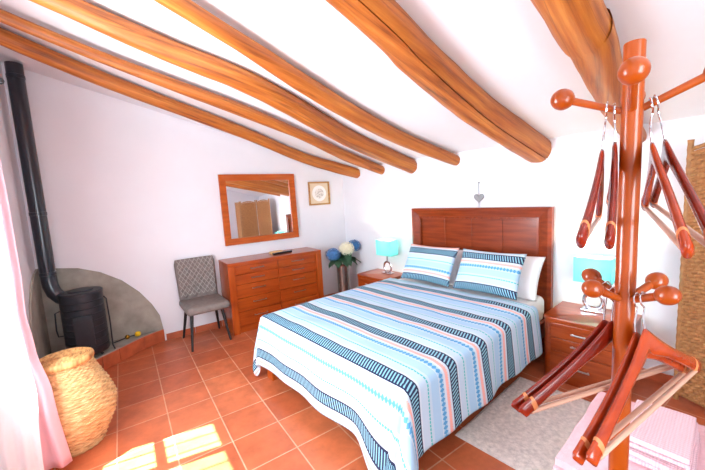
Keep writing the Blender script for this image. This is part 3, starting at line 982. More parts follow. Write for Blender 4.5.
# ---------------------------------------------------------------- vase and hydrangeas
VX, VY = 2.70, 0.63
vs_ = thing('floor_vase', 'tall silvery cylinder vase standing between chest of drawers and bed', 'vase', (VX, VY, 0))
b = MB()
prof = [(0.078, 0.0), (0.082, 0.006), (0.082, 0.02)]
for i in range(32):
    z = 0.03 + i * 0.0165
    prof += [(0.080 + 0.010 * i / 32, z), (0.084 + 0.010 * i / 32, z + 0.009)]
prof += [(0.095, 0.565), (0.097, 0.57), (0.091, 0.57), (0.086, 0.55), (0.076, 0.06), (0.0005, 0.05)]
b.lathe(prof, 40); b.obj('body', MVASE, vs_, angle=60)
def bloom(b, c, R, n, seed):
    rnd = random.Random(seed)
    for i in range(n):
        k = (i + 0.5) / n
        ph = math.acos(1 - 2 * k * 0.97); th = PI * (1 + 5 ** 0.5) * i
        d = Vector((math.sin(ph) * math.cos(th), math.sin(ph) * math.sin(th), math.cos(ph)))
        rr = R * (0.88 + 0.16 * rnd.random())
        q = d.to_track_quat('Z', 'Y')
        p = Vector(c) + Vector((d.x * rr, d.y * rr, d.z * rr * 0.85))
        sz = R * 0.30
        rot = rnd.random() * PI
        for m_ in range(4):
            a = rot + m_ * PI / 2
            pt = [Vector((0, 0, 0)), Vector((sz * .55 * math.cos(a - .5), sz * .55 * math.sin(a - .5), sz * .12)), Vector((sz * math.cos(a), sz * math.sin(a), sz * .05)), Vector((sz * .55 * math.cos(a + .5), sz * .55 * math.sin(a + .5), sz * .12))]
            b.add([p + q @ v for v in pt], [(0, 1, 2, 3)])
    b.lathe([(0.0005, -R * .7), (R * .6, -R * .45), (R * .84, 0), (R * .6, R * .5), (0.0005, R * .7)], 12, c)
def leaf(b, p0, direction, L_, wid, droop):
    p0 = Vector(p0); d = Vector(direction).normalized(); side = d.cross(Vector((0, 0, 1))).normalized()
    def f(i, j):
        w_ = wid * math.sin(PI * min(1, i * 0.96 + 0.03)) ** 0.8 * (j - 0.5) * 2
        p = p0 + d * (L_ * i) + side * w_ + Vector((0, 0, -droop * i * i + abs(j - .5) * wid * .5))
        return tuple(p)
    b.grid(9, 5, f)
FL = [('blue hydrangea stem leaning out beside the chest of drawers', (2.53, 0.60, 0.730), 0.100, MHB_BLUE, 1),
      ('cream hydrangea stem upright in the middle of the silvery vase', (2.735, 0.56, 0.785), 0.108, MHB_WHITE, 2),
      ('blue hydrangea stem leaning to the wall behind the cream bloom', (2.90, 0.62, 0.800), 0.100, MHB_BLUE, 3)]
for i, (lab, c, R, m_, sd_) in enumerate(FL):
    base = Vector((VX + (i - 1) * 0.02, VY, 0.2))
    f = thing('hydrangea', lab, 'flower', base, group='hydrangeas in the silvery vase')
    cl = Vector(c) - base
    b = MB(); bloom(b, cl, R, 60, sd_); b.obj('bloom', m_, f, smooth=False)
    b = MB(); b.tube([(0, 0, 0), (cl.x * 0.25, cl.y * 0.2, 0.36), (cl.x * 0.6, cl.y * 0.6, 0.48), cl], 0.005, 8); b.obj('stem', MLEAF, f)
    for k in range(7):
        a = (-2.9 + i * 1.25 + k * 0.75)
        b = MB(); leaf(b, (cl.x * 0.4, cl.y * 0.4, 0.42 + 0.018 * k), (math.cos(a), math.sin(a), 0.15), 0.19, 0.06, 0.10 + 0.02 * k); b.obj('leaf', MLEAF, f, angle=180)

# ---------------------------------------------------------------- bed
bed = thing('bed', 'double bed with a panelled dark cherry headboard against the right wall', 'bed', W(0.0, 2.113), ROTZ)
HS = 0.7675
HZ1 = 1.327
b = MB()
fwid = 0.118
OUT = [(-HS, 0.0), (HS, 0.0), (HS, HZ1), (-HS, HZ1)]
INN = [(-HS + fwid, 0.25), (HS - fwid, 0.25), (HS - fwid, HZ1 - 0.10), (-HS + fwid, HZ1 - 0.10)]
vsl = []
for P_, y in ((OUT, 0.012), (OUT, 0.062), ([(-HS + .03, 0.03), (HS - .03, 0.03), (HS - .03, HZ1 - .022), (-HS + .03, HZ1 - .022)], 0.074), (INN, 0.050), (INN, 0.012)):
    for s_, z in P_: vsl.append((y, s_, z))
fs = []
for r_ in range(5):
    q = (r_ + 1) % 5
    for k in range(4): fs.append((r_ * 4 + k, r_ * 4 + (k + 1) % 4, q * 4 + (k + 1) % 4, q * 4 + k))
b.add(vsl, fs)
hb = b.obj('headboard', MHB, bed, smooth=False)
b = MB(); b.box(0.05, 0.058, -HS + fwid - 0.012, HS - fwid + 0.012, HZ1 - 0.112, HZ1 - 0.094, 0.003)
for sg in (-1, 1):
    x_ = sg * (HS - fwid); b.box(0.05, 0.058, x_ - 0.010, x_ + 0.010, 0.25, HZ1 - 0.094, 0.003)
b.obj('moulding', MHBV, hb)
wp = (2 * HS - 2 * fwid) / 4
for k in range(4):
    a0 = -HS + fwid + k * wp
    b = MB(); b.box(0.014, 0.034, a0 + 0.0015, a0 + wp - 0.0015, 0.25, HZ1 - 0.10, 0.002); b.obj('panel', MHB, hb)
for s0 in (-0.765, 0.735):
    b = MB(); b.box(0.063, 2.055, s0, s0 + 0.03, 0.20, 0.34, 0.004); b.obj('side_rail', MHBV, bed)
b = MB(); b.box(2.03, 2.06, -0.735, 0.735, 0.20, 0.34, 0.004); b.obj('foot_rail', MHB, bed)
for s0 in (-0.785, 0.685):
    b = MB()
    b.prism([(1.98, s0 + 0.0), (2.066, s0 + 0.0), (2.066, s0 + 0.10), (1.98, s0 + 0.10)], 2, 0.0, 0.199, 0.006); b.obj('leg', MCHV, bed)
b = MB()
for k in range(12): b.box(0.12 + k * 0.16, 0.20 + k * 0.16, -0.735, 0.735, 0.285, 0.305)
b.obj('slat_base', MCH, bed, smooth=False)

mt = thing('mattress', 'thick mattress under a white sheet on the bed', 'mattress', W(0.0, 2.113, 0.0), ROTZ)
b = MB(); b.box(0.085, 2.018, -0.728, 0.728, 0.308, 0.50, 0.05, 4); b.obj('core', MMATT, mt, angle=60)
b = MB()
b.box(0.080, 2.024, -0.735, 0.735, 0.345, 0.545, 0.055, 5); b.obj('fitted_sheet', MSHEET, mt, angle=60)

# bedspread
UH, UF = 0.47, 2.045       # head edge and foot edge on the mattress
SH = 0.762                 # half width on top
DROP = 0.435
DROPS = 0.395
ZT = 0.566
NA_, NB = 150, 150
def spread(a, bb):
    """a: distance from the head edge along the bed, bb: signed distance from the bed middle"""
    La = UF - UH
    da = max(0.0, a - La); db = max(0.0, abs(bb) - SH); sg = 1 if bb > 0 else -1
    if da == 0 and db == 0:
        u = UH + a; s = bb; z = ZT + 0.010 * nz(a * 2.5, bb * 2.5) + 0.006 * nz(a * 7, bb * 5, 3)
        z -= 0.012 * max(0, 1 - (La - a) / 0.06) ** 2 + 0.012 * max(0, 1 - (SH - abs(bb)) / 0.06) ** 2
        if a < 0.04: z -= 0.012 * (1 - a / 0.04)
        return (u, s, z)
    def tail(x_):
        q_ = min(1, max(0, (x_ - 0.40) / (SH - 0.40)))
        return q_ * q_ * (3 - 2 * q_)
    def hang(d, wob):
        rr = 0.045
        if d < rr * PI / 2:
            th = d / rr
            return rr * math.sin(th), rr * (1 - math.cos(th))
        e = d - rr * PI / 2
        return rr + e * wob, rr + e * math.sqrt(max(0.0, 1 - wob * wob))
    if da > 0 and db == 0:
        o_, dn = hang(da, 0.09 + 0.025 * math.sin(bb * 7 + 1.0))
        o_ += 0.008 * math.sin(bb * 13) * min(1, da / 0.3)
        ex = tail(bb) * min(1, da / 0.4) ** 2
        return (UF + o_ + 0.06 * ex, bb - 0.05 * ex, max(0.02, ZT - 0.012 - dn - 0.13 * ex))
    if db > 0 and da == 0:
        o_, dn = hang(db, 0.09 + 0.03 * math.sin(a * 8))
        o_ += 0.010 * math.sin(a * 15 + 1) * min(1, db / 0.3)
        return (UH + a, sg * (SH + o_), ZT - 0.012 - dn)
    r = math.hypot(da, db); th = math.atan2(db, da)
    fold = math.sin(2 * th) ** 2
    o_, dn = hang(r, 0.10 + (0.30 if sg > 0 else 0.10) * fold + 0.05 * math.sin(th * 6 + 0.6))
    pl_ = 0.035 * math.sin(th * 8 + 0.5) * fold * min(1, r / 0.35)
    ex = (1 - th / (PI / 2)) * min(1, r / 0.4) ** 2 if sg > 0 else 0.0
    z = max(0.02, ZT - 0.012 - dn - 0.13 * ex)
    o_ += pl_
    # the fall keeps close to the side or end it hangs from
    return (UF + o_ * math.cos(th) + 0.06 * ex, sg * (SH + o_ * math.sin(th) - 0.05 * ex), z)
La = UF - UH
b = MB(); uvs = []
vs = []
for i in range(NA_):
    a = (La + DROP) * i / (NA_ - 1)
    for j in range(NB):
        bb = -(SH + DROPS) + 2 * (SH + DROPS) * j / (NB - 1)
        vs.append(spread(a, bb))
        # dark band centres at u = 2.0, 1.69, 1.34, 1.0 ... from the headboard wall
        uvs.append((1.0 - ((UH + a) - 2.03) / 0.345 + 4.0, bb))
fs = [(i * NB + j, (i + 1) * NB + j, (i + 1) * NB + j + 1, i * NB + j + 1) for i in range(NA_ - 1) for j in range(NB - 1)]
b.add(vs, fs)
bs = b.obj('bedspread', MSTRIPE, angle=180, uv=uvs)
bs.location = W(0, 2.113); bs.rotation_euler = (0, 0, ROTZ)
md = bs.modifiers.new('thick', 'SOLIDIFY'); md.thickness = 0.005; md.offset = 1
tag(bs, 'blue, white and pink striped bedspread draped over the bed', 'bedspread')


def pillow(name, label, m, u0, s0, z0, wid, hei, th, lean, group, uv0=None, uvd=1, twist=0.0, cat='pillow'):
    """origin at the middle of the lower edge; leans back towards the headboard"""
    b = MB(); uvs = []
    n1, n2 = 41, 33
    for side in (1, -1):
        vs = []
        for i in range(n1):
            x = i / (n1 - 1) * 2 - 1
            for j in range(n2):
                y = j / (n2 - 1) * 2 - 1
                f = max(0.0, (1 - abs(x) ** 2.6)) ** 0.5 * max(0.0, (1 - abs(y) ** 2.6)) ** 0.5
                pin = 1 - 0.055 * (1 - abs(y) ** 2) * 1.0
                piny = 1 - 0.07 * (1 - abs(x) ** 2)
                px_ = x * wid / 2 * (1 - 0.05 * (1 - y * y)); py_ = y * hei / 2 * piny
                h_ = side * th / 2 * f + 0.006 * nz(x * 3 + u0 * 7, y * 3, s0 * 5 + side) * f
                vs.append((h_ + 0.0, px_, py_ + hei / 2))
                uvs.append(((uv0 + uvd * (y * .5 + .5) * hei / 0.345) if uv0 is not None else 0, px_))
        b.add(vs, [(i * n2 + j, (i + 1) * n2 + j, (i + 1) * n2 + j + 1, i * n2 + j + 1) for i in range(n1 - 1) for j in range(n2 - 1)])
    o = b.obj(name, m, angle=180, uv=uvs)
    bm = bmesh.new(); bm.from_mesh(o.data); bmesh.ops.remove_doubles(bm, verts=bm.verts[:], dist=1e-5); bmesh.ops.recalc_face_normals(bm, faces=bm.faces[:]); bm.to_mesh(o.data); bm.free()
    o.location = W(u0, s0, z0)
    o.rotation_euler = (Matrix.Rotation(ROTZ + twist, 4, 'Z') @ Matrix.Rotation(-lean, 4, 'Y')).to_euler()
    return tag(o, label, cat, group)


pillow('pillow', 'plump white pillow propped beside the turquoise lamp of the near nightstand', MSHEET, 0.345, 2.505, 0.556, 0.72, 0.40, 0.14, math.radians(30), 'white pillows against the headboard')
pillow('pillow', 'plump white pillow almost hidden behind the farther striped cushion', MSHEET, 0.345, 1.77, 0.558, 0.69, 0.395, 0.14, math.radians(30), 'white pillows against the headboard')
pillow('cushion', 'striped oblong cushion, the one nearer the picture corner, pink stripe along its top', MSTRIPE, 0.505, 1.825, 0.590, 0.61, 0.41, 0.14, math.radians(30), 'striped cushions on the bed', uv0=0.08, uvd=-1.12, cat='cushion')
pillow('cushion', 'striped oblong cushion leaning on the fully visible white pillow, navy band along its top', MSTRIPE, 0.512, 2.475, 0.590, 0.60, 0.41, 0.14, math.radians(30), 'striped cushions on the bed', uv0=-0.10, uvd=1.12, cat='cushion')

# ---------------------------------------------------------------- nightstands
def nightstand(label, s0, s1, ud):
    wd = s1 - s0; dp = ud - 0.018; H = 0.5
    t = thing('nightstand', label, 'nightstand', W(0.018, (s0 + s1) / 2), ROTZ, 'cherry nightstands beside the bed')
    h = wd / 2; R = 0.06
    def outline(e=0.0, R=R):
        pts = [(0.0, -h - e), ]
        for k in range(7):
            a = -PI / 2 + k / 6 * PI / 2
            pts.append((dp + e - R + R * math.cos(a), -h - e + R + R * math.sin(a)))
        for k in range(7):
            a = k / 6 * PI / 2
            pts.append((dp + e - R + R * math.cos(a), h + e - R + R * math.sin(a)))
        pts.append((0.0, h + e))
        return pts
    b = MB(); b.prism(outline(), 2, 0.0, H - 0.03); b.obj('body', MNS, t, angle=30)
    b = MB(); b.prism(outline(0.004, R + .004), 2, H - 0.03, H, 0.004); b.obj('top', MNS, t, angle=30)
    for z0, z1, hz_ in ((0.352, 0.462, 0.405), (0.246, 0.346, 0.310), (0.05, 0.240, 0.142)):
        b = MB(); b.box(dp - 0.004, dp + 0.012, -h + 0.065, h - 0.065, z0, z1, 0.003); dr = b.obj('drawer', MNS, t)
        b = MB(); b.box(dp + 0.026, dp + 0.032, -0.062, 0.062, hz_ - 0.006, hz_ + 0.006, 0.002)
        b.box(dp + 0.012, dp + 0.027, -0.055, -0.047, hz_ - 0.004, hz_ + 0.004); b.box(dp + 0.012, dp + 0.027, 0.047, 0.055, hz_ - 0.004, hz_ + 0.004)
        hd = b.obj('handle', MBRUSH, dr); hd['label'] = 'brushed metal bar handle'
    return t
nightstand('cherry nightstand with three drawers on the rug side of the bed', 2.962, 3.49, 0.485)
nightstand('cherry nightstand on the window-corner side, mostly hidden behind the bed, near the vase', 0.68, 1.21, 0.43)


# ---------------------------------------------------------------- lamps
def lamp(label, u, s, tw=0.0, power=9):
    t = thing('table_lamp', label, 'lamp', W(u, s, 0.5), ROTZ + tw, 'turquoise table lamps')
    b = MB(); b.box(-0.045, 0.045, -0.075, 0.075, 0.0, 0.018, 0.004); b.obj('base', MCHROME, t)
    # two open hoops of polished metal
    b = MB()
    n = 36
    pts = [(0.0, 0.062 * math.cos(2 * PI * k / n), 0.086 + 0.070 * math.sin(2 * PI * k / n)) for k in range(n + 1)]
    b.tube(pts, [(0.008, 0.014)] * len(pts), 10, caps=False); b.obj('hoop', MCHROME, t)
    b = MB(); b.tube([(0, 0, 0.150), (0, 0, 0.265)], 0.009, 12); b.obj('stem', MCHROME, t)
    b = MB(); b.lathe([(0.0005, 0.265), (0.013, 0.268), (0.016, 0.29), (0.026, 0.315), (0.026, 0.33), (0.016, 0.35), (0.0005, 0.355)], 16); b.obj('bulb', MBULB, t)
    zb, zt = 0.243, 0.438
    b = MB()
    hx_, hy_ = 0.074, 0.122
    def ringr(e, z): return [(-hx_ + e, -hy_ + e, z), (hx_ - e, -hy_ + e, z), (hx_ - e, hy_ - e, z), (-hx_ + e, hy_ - e, z)]
    vs = ringr(0, zb) + ringr(0, zt) + ringr(0.003, zt) + ringr(0.003, zb)
    fs = []
    for r_ in range(4):
        q = (r_ + 1) % 4
        for k in range(4): fs.append((r_ * 4 + k, r_ * 4 + (k + 1) % 4, q * 4 + (k + 1) % 4, q * 4 + k))
    b.add(vs, fs); b.obj('lamp_shade', MSHADE, t, smooth=False)
    b = MB(); b.tube([(-hx_ + .003, 0, zb + 0.03), (hx_ - .003, 0, zb + 0.03)], 0.003, 8); b.tube([(0, -hy_ + .003, zb + 0.03), (0, hy_ - .003, zb + 0.03)], 0.003, 8); b.obj('shade_carrier', MBRUSH, t)
    l = bpy.data.lights.new('bulb_light', 'POINT'); l.energy = power; l.color = (1.0, 0.78, 0.52); l.shadow_soft_size = 0.03
    lo = bpy.data.objects.new('bulb_light', l); C.objects.link(lo); lo.parent = t; lo.location = (0, 0, 0.385)
    return t
lamp('lit turquoise box-shaded lamp on the rug-side nightstand, behind the coat stand', 0.150, 3.215)
lamp('lit turquoise box-shaded lamp on the corner-side nightstand by the hydrangeas', 0.165, 1.01)

# ---------------------------------------------------------------- heart ornament
ht = thing('heart_ornament', 'small grey metal heart hanging on a cord above the headboard', 'ornament', W(0.006, 2.185, 1.425), ROTZ)
hpts = []
for k in range(40):
    t_ = 2 * PI * k / 40
    hpts.append((0.0033 * 16 * math.sin(t_) ** 3, 0.0033 * (13 * math.cos(t_) - 5 * math.cos(2 * t_) - 2 * math.cos(3 * t_) - math.cos(4 * t_))))
b = MB(); b.prism(hpts, 0, 0.0, 0.014, 0.003); b.obj('heart', MHEART, ht)
b = MB(); b.tube([(0.006, 0, 0.03), (0.006, 0, 0.155)], 0.0025, 6); b.obj('cord', MHEART, ht)
b = MB(); b.tube([(-0.006, 0, 0.155), (0.014, 0, 0.156)], 0.005, 8); b.obj('nail', MHEART, ht)
b = MB(); b.tube([(0.006, 0, -0.052), (0.006, 0, -0.085)], 0.0025, 6); b.obj('tassel', MHEART, ht)

# ---------------------------------------------------------------- rug
b = MB()
def rug_fn(i, j):
    u = 0.63 + 0.93 * i; s = 2.845 + 0.66 * j
    e = min(i, 1 - i, j, 1 - j)
    z = 0.002 + 0.016 * min(1, e * 26) ** 0.5 + 0.004 * nz(u * 60, s * 60) * min(1, e * 20)
    return (u + 0.004 * nz(s * 20, 1), s + 0.004 * nz(u * 20, 4), max(0.001, z))
b.grid(150, 110, rug_fn)
b.grid(2, 2, lambda i, j: (0.63 + 0.93 * i, 2.845 + 0.66 * j, 0.0005))
rg = b.obj('rug', MRUG, angle=180)
rg.location = P0; rg.rotation_euler = (0, 0, ROTZ)
tag(rg, 'shaggy beige bedside rug on the tiles beside the bed', 'rug')

# ---------------------------------------------------------------- bench with towels
bn = thing('bench', 'low grey upholstered bench under the pink towels', 'bench', W(1.64, 3.80), ROTZ)
b = MB(); b.box(-0.30, 0.30, -0.25, 0.30, 0.30, 0.425, 0.03, 4); b.obj('seat', MGREYF, bn, angle=60)
for sx_ in (-1, 1):
    for sy_ in (-0.21, 0.26):
        b = MB(); b.tube([(sx_ * 0.255, sy_, 0.31), (sx_ * 0.265, sy_, 0.0)], [0.02, 0.014], 12); b.obj('leg', MLEG, bn)


def towel(label, m, u0, u1, s0, s1, z0, z1, layers, group, soft=0.02, seedv=0):
    t = thing('towel', label, 'towel', W((u0 + u1) / 2, (s0 + s1) / 2, z0), ROTZ, group)
    hu, hs = (u1 - u0) / 2, (s1 - s0) / 2
    h = (z1 - z0) / layers
    b = MB()
    for k in range(layers):
        bm = bmesh.new(); bmesh.ops.create_cube(bm, size=1)
        ins = 0.006 * (k % 2)
        for v in bm.verts:
            v.co = Vector((v.co.x * 2 * (hu - ins), v.co.y * 2 * (hs - ins * 0.5), (k + v.co.z + .5) * h))
        bmesh.ops.subdivide_edges(bm, edges=bm.edges[:], cuts=9, use_grid_fill=True)
        for v in bm.verts:
            # rounded folded edges
            zc = (k + 0.5) * h
            ed = min(hu - abs(v.co.x), hs - abs(v.co.y))
            tz = (v.co.z - zc) / (h / 2)
            rr = min(h * 0.5, 0.03)
            if ed < rr:
                v.co.z = zc + tz * (h / 2) * (0.55 + 0.45 * math.sqrt(max(0, 1 - (1 - ed / rr) ** 2)))
            v.co.z += 0.006 * nz(v.co.x * 7 + seedv, v.co.y * 7, k * 0.3) * (0 if v.co.z < 0.005 else 1)
            v.co.x += 0.006 * nz(v.co.y * 9 + seedv, k * 3.1, 1.7); v.co.y += 0.006 * nz(v.co.x * 9 + seedv, k * 2.3, 5.1)
            v.co.z = max(v.co.z, 0.0)
        b.bm(bm)
    o = b.obj('folded_cloth', m, t, angle=70)
    return t
towel('large folded pink terry towel spread over the grey bench', MPINK, 1.335, 1.950, 3.525, 4.10, 0.426, 0.492, 2, 'folded pink towels on the bench', seedv=3)
towel('folded pink waffle towel under the top waffle towel', MWAF, 1.480, 1.790, 3.685, 3.885, 0.501, 0.535, 2, 'folded pink towels on the bench', seedv=9)
towel('folded pink waffle towel on top of the towel stack', MWAF, 1.470, 1.775, 3.69, 3.875, 0.544, 0.584, 2, 'folded pink towels on the bench', seedv=14)

# ---------------------------------------------------------------- rattan folding screen
fs_ = thing('folding_screen', 'brown woven rattan folding screen standing in the corner behind the coat stand', 'screen', (0, 0, 0))
SP = [(3.205, -2.755), (3.02, -3.20), (2.68, -3.46), (2.70, -3.92)]
for k in range(3):
    A = Vector((*SP[k], 0)); B = Vector((*SP[k + 1], 0)); d = (B - A); L_ = d.length; d.normalize(); nn = Vector((-d.y, d.x, 0))
    A = A + d * 0.012; L_ -= 0.024
    b = MB()
    H = 1.74
    nu_, nv_ = 90, 341
    def wv(i, j, sd=1):
        t_ = i * (L_ - 0.05) + 0.025
        top = H - 0.03 + 0.035 * abs(math.sin(PI * i * 1.0)) - 0.035
        z = 0.05 + (top - 0.05) * j
        row = min(67, int(j * 68)); ph_ = j * 68 - row
        sn_ = math.sin(PI * min(1, max(0, ph_))) ** 0.6
        off = 0.009 * math.sin(2 * PI * i * 11 + PI * row) * sn_ + sd * 0.009 * sn_
        p = A + d * t_ + nn * (off + sd * 0.004)
        return (p.x, p.y, z)
    b.grid(nu_, nv_, lambda i, j: wv(i, j, 1)); b.grid(nu_, nv_, lambda i, j: wv(i, j, -1))
    uvp = [(i / (nu_ - 1) * L_ * 1.2, j / (nv_ - 1) * 1.7) for _ in (0, 1) for i in range(nu_) for j in range(nv_)]
    pn = b.obj('panel', MRAT, fs_, angle=180, uv=uvp)
    for t_ in (0.012, L_ - 0.012):
        p = A + d * t_
        b = MB()
        prof = []
        nst = 60
        for q in range(nst):
            z = 0.0 + 1.75 * q / (nst - 1); prof.append((0.015 + 0.0025 * (q % 2), z))
        b.lathe(prof, 12, (p.x, p.y, 0)); b.obj('post', MRATP, pn, angle=80)
    b = MB()
    pts = []
    for q in range(25):
        i = q / 24; pp_ = A + d * (0.012 + i * (L_ - 0.024)); pts.append((pp_.x, pp_.y, H - 0.02 + 0.04 * abs(math.sin(PI * i)) ** 1.2 - 0.03))
    b.tube(pts, 0.013, 10); b.obj('scalloped_rail', MRATP, pn)
    b = MB(); q0 = A + d * 0.012; q1 = A + d * (L_ - 0.012)
    b.tube([(q0.x, q0.y, 0.05), (q1.x, q1.y, 0.05)], 0.012, 10); b.obj('bottom_rail', MRATP, pn)

# ---------------------------------------------------------------- coat stand
PXS, PYS = 0.949, -3.115
st = thing('coat_stand', 'glossy orange-brown wooden coat stand with round-ended pegs in the foreground', 'coat stand', (PXS, PYS, 0))
ZTOP = 1.753
b = MB(); b.lathe([(0.0158, 0.16), (0.0158, ZTOP - 0.002), (0.0148, ZTOP)], 32); b.obj('pole', MST, st)
for a in (16, 106, 196, 286):
    ca, sa = math.cos(math.radians(a + 30)), math.sin(math.radians(a + 30))
    b = MB()
    pts = [(0.012 * ca, 0.012 * sa, 0.22), (0.07 * ca, 0.07 * sa, 0.185), (0.14 * ca, 0.14 * sa, 0.10), (0.20 * ca, 0.20 * sa, 0.035), (0.235 * ca, 0.235 * sa, 0.018)]
    b.tube(pts, [0.016, 0.018, 0.017, 0.016, 0.018], 12); b.obj('foot', MST, st, angle=60)
def peg(a, rho, zr, zb, rb, rp, longf):
    ca, sa = math.cos(math.radians(a)), math.sin(math.radians(a))
    b = MB(); b.tube([(0.014 * ca, 0.014 * sa, zr), ((rho - rb * .5) * ca, (rho - rb * .5) * sa, zb - (zb - zr) * rb * .5 / rho)], [rp * 0.9, rp], 14)
    pg = b.obj('peg', MST, st)
    d = Vector((rho * ca, rho * sa, zb - zr)).normalized()
    mx = Matrix.Translation((rho * ca, rho * sa, zb)) @ d.to_track_quat('Z', 'Y').to_matrix().to_4x4()
    prof = [(max(0.0005, rb * math.sin(PI * k / 16) * (1.0 - 0.10 * (1 if k < 6 else 0) * (6 - k) / 6)), -rb * longf * math.cos(PI * k / 16)) for k in range(17)]
    b = MB(); b.lathe(prof, 24, mx=mx); b.obj('knob', MST, pg, angle=180)
for a in (106, 286, 16, 196):
    peg(a, 0.106, 1.640, 1.680, 0.0200, 0.0070, 1.05)
for a in (156, 246, 66, 336):
    peg(a, 0.072, 1.296, 1.321, 0.0165, 0.0074, 1.15)

# ---------------------------------------------------------------- hangers
HH, HD = 0.222, 0.13
def hz_at(ax):
    return -HD * (ax * ax / (ax + 0.05)) ** 0.80 * 1.04
def hanger_mesh_path(n=30):
    out = []
    for i in range(n + 1):
        x = (i / n * 2 - 1)
        ax = abs(x)
        z = hz_at(ax)
        out.append((x, z))
    return out
def make_hanger(wood_m, label):
    t = thing('coat_hanger', label, 'hanger', group='wooden hangers on the coat stand')
    b = MB()
    pts = hanger_mesh_path(44)
    n = 14
    vs = []
    for x, z in pts:
        ax = abs(x)
        hgt = 0.0112 * (1 + 0.95 * math.exp(-(ax / 0.24) ** 2)) * (1.0 + 0.22 * max(0, ax - 0.7) / 0.3)
        thk = 0.0046 + 0.0020 * ax
        if ax > 0.95:
            f = math.sqrt(max(0.02, 1 - ((ax - 0.95) / 0.05) ** 2)); hgt *= f; thk *= f
        yb = -0.006 * ax * ax
        slope = -0.55 * ax * (1 if x > 0 else -1)
        for k in range(n):
            a = 2 * PI * k / n
            vs.append((x * HH + hgt * math.sin(a) * 0.45 * (1 if x > 0 else -1) * ax, yb + thk * math.cos(a), z - hgt * 0.8 + hgt * math.sin(a)))
    m = len(pts)
    fs = [(i * n + k, i * n + (k + 1) % n, (i + 1) * n + (k + 1) % n, (i + 1) * n + k) for i in range(m - 1) for k in range(n)]
    fs += [tuple(range(n)), tuple((m - 1) * n + k for k in range(n))]
    b.add(vs, fs); b.obj('shoulder', wood_m, t, angle=70)
    for sg in (-1, 1):
        b = MB()
        ax = 0.86
        z = hz_at(ax)
        hgt = 0.0112 * (1.0 + 0.22 * 0.16 / 0.3) + 0.0003; thk = 0.0046 + 0.0020 * ax + 0.0003
        rings = []
        for w_ in (-0.004, 0.004):
            rings.append([(sg * (ax * HH + hgt * math.sin(2 * PI * k / 14) * 0.45 * ax) + sg * w_, -0.006 * ax * ax + thk * math.cos(2 * PI * k / 14), z - hgt * 0.8 + hgt * math.sin(2 * PI * k / 14) - abs(0.75 * w_) * (1 if w_ > 0 else -1)) for k in range(14)])
        vs = rings[0] + rings[1]
        b.add(vs, [(k, (k + 1) % 14, 14 + (k + 1) % 14, 14 + k) for k in range(14)] + [tuple(range(14)), tuple(range(14, 28))])
        nb = b.obj('notch', MNOTCH, t, angle=70); nb['label'] = 'pale bare wood notch'
    b = MB()
    zb = -0.140
    b.tube([(-0.196, -0.005, zb), (0.196, -0.005, zb)], 0.0045, 12)
    br = b.obj('trouser_bar', MBAR, t); br['label'] = 'pale round trouser bar'
    for sg in (-1, 1):
        b = MB(); b.tube([(sg * 0.194, -0.005, -0.118), (sg * 0.194, -0.005, -0.142)], 0.003, 8); b.obj('bar_bracket', MBRUSH, t)
    return t
def fit_hook(t, az, rho, zr, zb, rp):
    mw = Matrix.LocRotScale(t.location, t.rotation_euler, None)
    inv = mw.inverted()
    ca, sa = math.cos(math.radians(az)), math.sin(math.radians(az))
    A = inv @ Vector((PXS + 0.014 * ca, PYS + 0.014 * sa, zr)); B = inv @ Vector((PXS + rho * ca, PYS + rho * sa, zb))
    q = A.y / (A.y - B.y) if abs(A.y - B.y) > 1e-6 else 0.3
    q = min(0.47, max(0.12, q))
    X = A + (B - A) * q
    R_ = 0.0125
    cx, cy, cz = X.x, X.y, X.z + rp + 0.0034 - R_
    b = MB()
    pts = [(0, 0, -0.010), (0, 0, 0.010)]
    a0 = -62
    st_ = Vector((cx + R_ * math.cos(math.radians(a0)), cy, cz + R_ * math.sin(math.radians(a0))))
    p0 = Vector((0, 0, 0.010)); dz = max(0.004, (st_.z - p0.z))
    c1 = p0 + Vector((0, 0, dz * 0.6)); c2 = st_ - Vector((math.cos(math.radians(28)), 0, math.sin(math.radians(28)))) * dz * 0.35
    for k in range(1, 9):
        u_ = k / 9
        pts.append(tuple(p0 * (1 - u_) ** 3 + c1 * 3 * u_ * (1 - u_) ** 2 + c2 * 3 * u_ * u_ * (1 - u_) + st_ * u_ ** 3))
    for k in range(23):
        a = math.radians(a0 + k * 11.5)
        pts.append((cx + R_ * math.cos(a), cy, cz + R_ * math.sin(a)))
    b.tube(pts, 0.0016, 8); b.obj('hook', MCHROME, t)
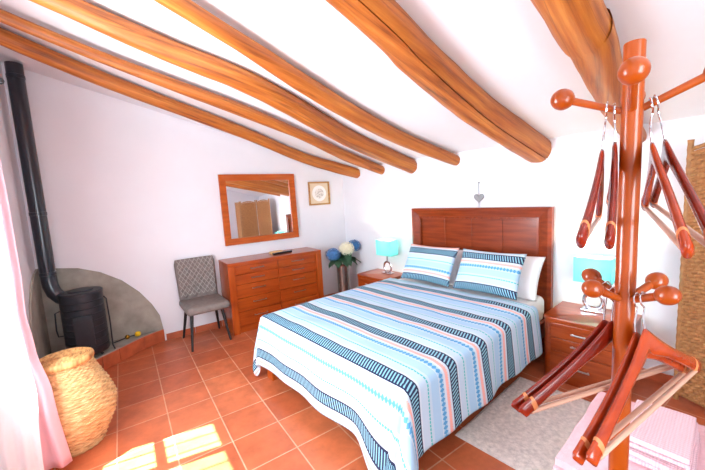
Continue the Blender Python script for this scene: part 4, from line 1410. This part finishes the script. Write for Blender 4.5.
def hrot(ph, ro, le):
    ph, ro, le = (math.radians(q) for q in (ph, ro, le))
    a = Vector((math.cos(ph), math.sin(ph), 0)); nn = Vector((-math.sin(ph), math.cos(ph), 0)); z = Vector((0, 0, 1))
    dn = -math.cos(le) * z + math.sin(le) * nn
    a2 = math.cos(ro) * a + math.sin(ro) * (-dn); d2 = math.cos(ro) * dn + math.sin(ro) * a
    up_ = -d2; y_ = up_.cross(a2)
    m3 = Matrix((a2, y_, up_)).transposed()
    return m3.to_euler()
UPPER = (0.106, 1.640, 1.680, 0.0070); LOWER = (0.072, 1.296, 1.321, 0.0074)
hA = make_hanger(MHGO, 'orange-brown wooden hanger, front one of the pair on the lower right peg, over the towels')
hA.location = (0.920, -3.141, 1.242); hA.rotation_euler = hrot(174.7, -1.6, 6.8)
hB = make_hanger(MHG, 'dark mahogany hanger, rug-side one of the pair hanging over the rug')
hB.location = (0.963, -3.079, 1.236); hB.rotation_euler = hrot(160.1, -2.0, 0)
HANG = [(hA, 246, LOWER), (hB, 66, LOWER)]
for src, loc, rot, az, tier, lab in (
        (hA, (0.922, -3.153, 1.251), (174.6, -2.1, 8.8), 246, LOWER, 'orange-brown wooden hanger, rear one of the pair on the lower right peg'),
        (hB, (0.957, -3.094, 1.240), (160.4, -2.9, 0), 66, LOWER, 'dark mahogany hanger, pole-side one of the pair hanging over the rug'),
        (hB, (0.913, -3.084, 1.572), (196.6, 0.1, -2.8), 106, UPPER, 'dark mahogany hanger, outer one of the two seen edge-on before the white wall'),
        (hB, (0.942, -3.0935, 1.585), (198.2, -5.3, 0.4), 106, UPPER, 'dark mahogany hanger, inner one seen edge-on tight against the pole'),
        (hA, (0.943, -3.146, 1.576), (199.5, -4.5, 9.0), 286, UPPER, 'orange-brown hanger on the upper right peg, nearer the pole, before the screen'),
        (hB, (0.955, -3.160, 1.579), (201.0, -5.3, 10.9), 286, UPPER, 'dark mahogany hanger on the upper right peg, overlapping the screen edge')):
    HANG.append((dup(src, loc, hrot(*rot), lab), az, tier))
for t, az, tier in HANG:
    fit_hook(t, az, *tier)
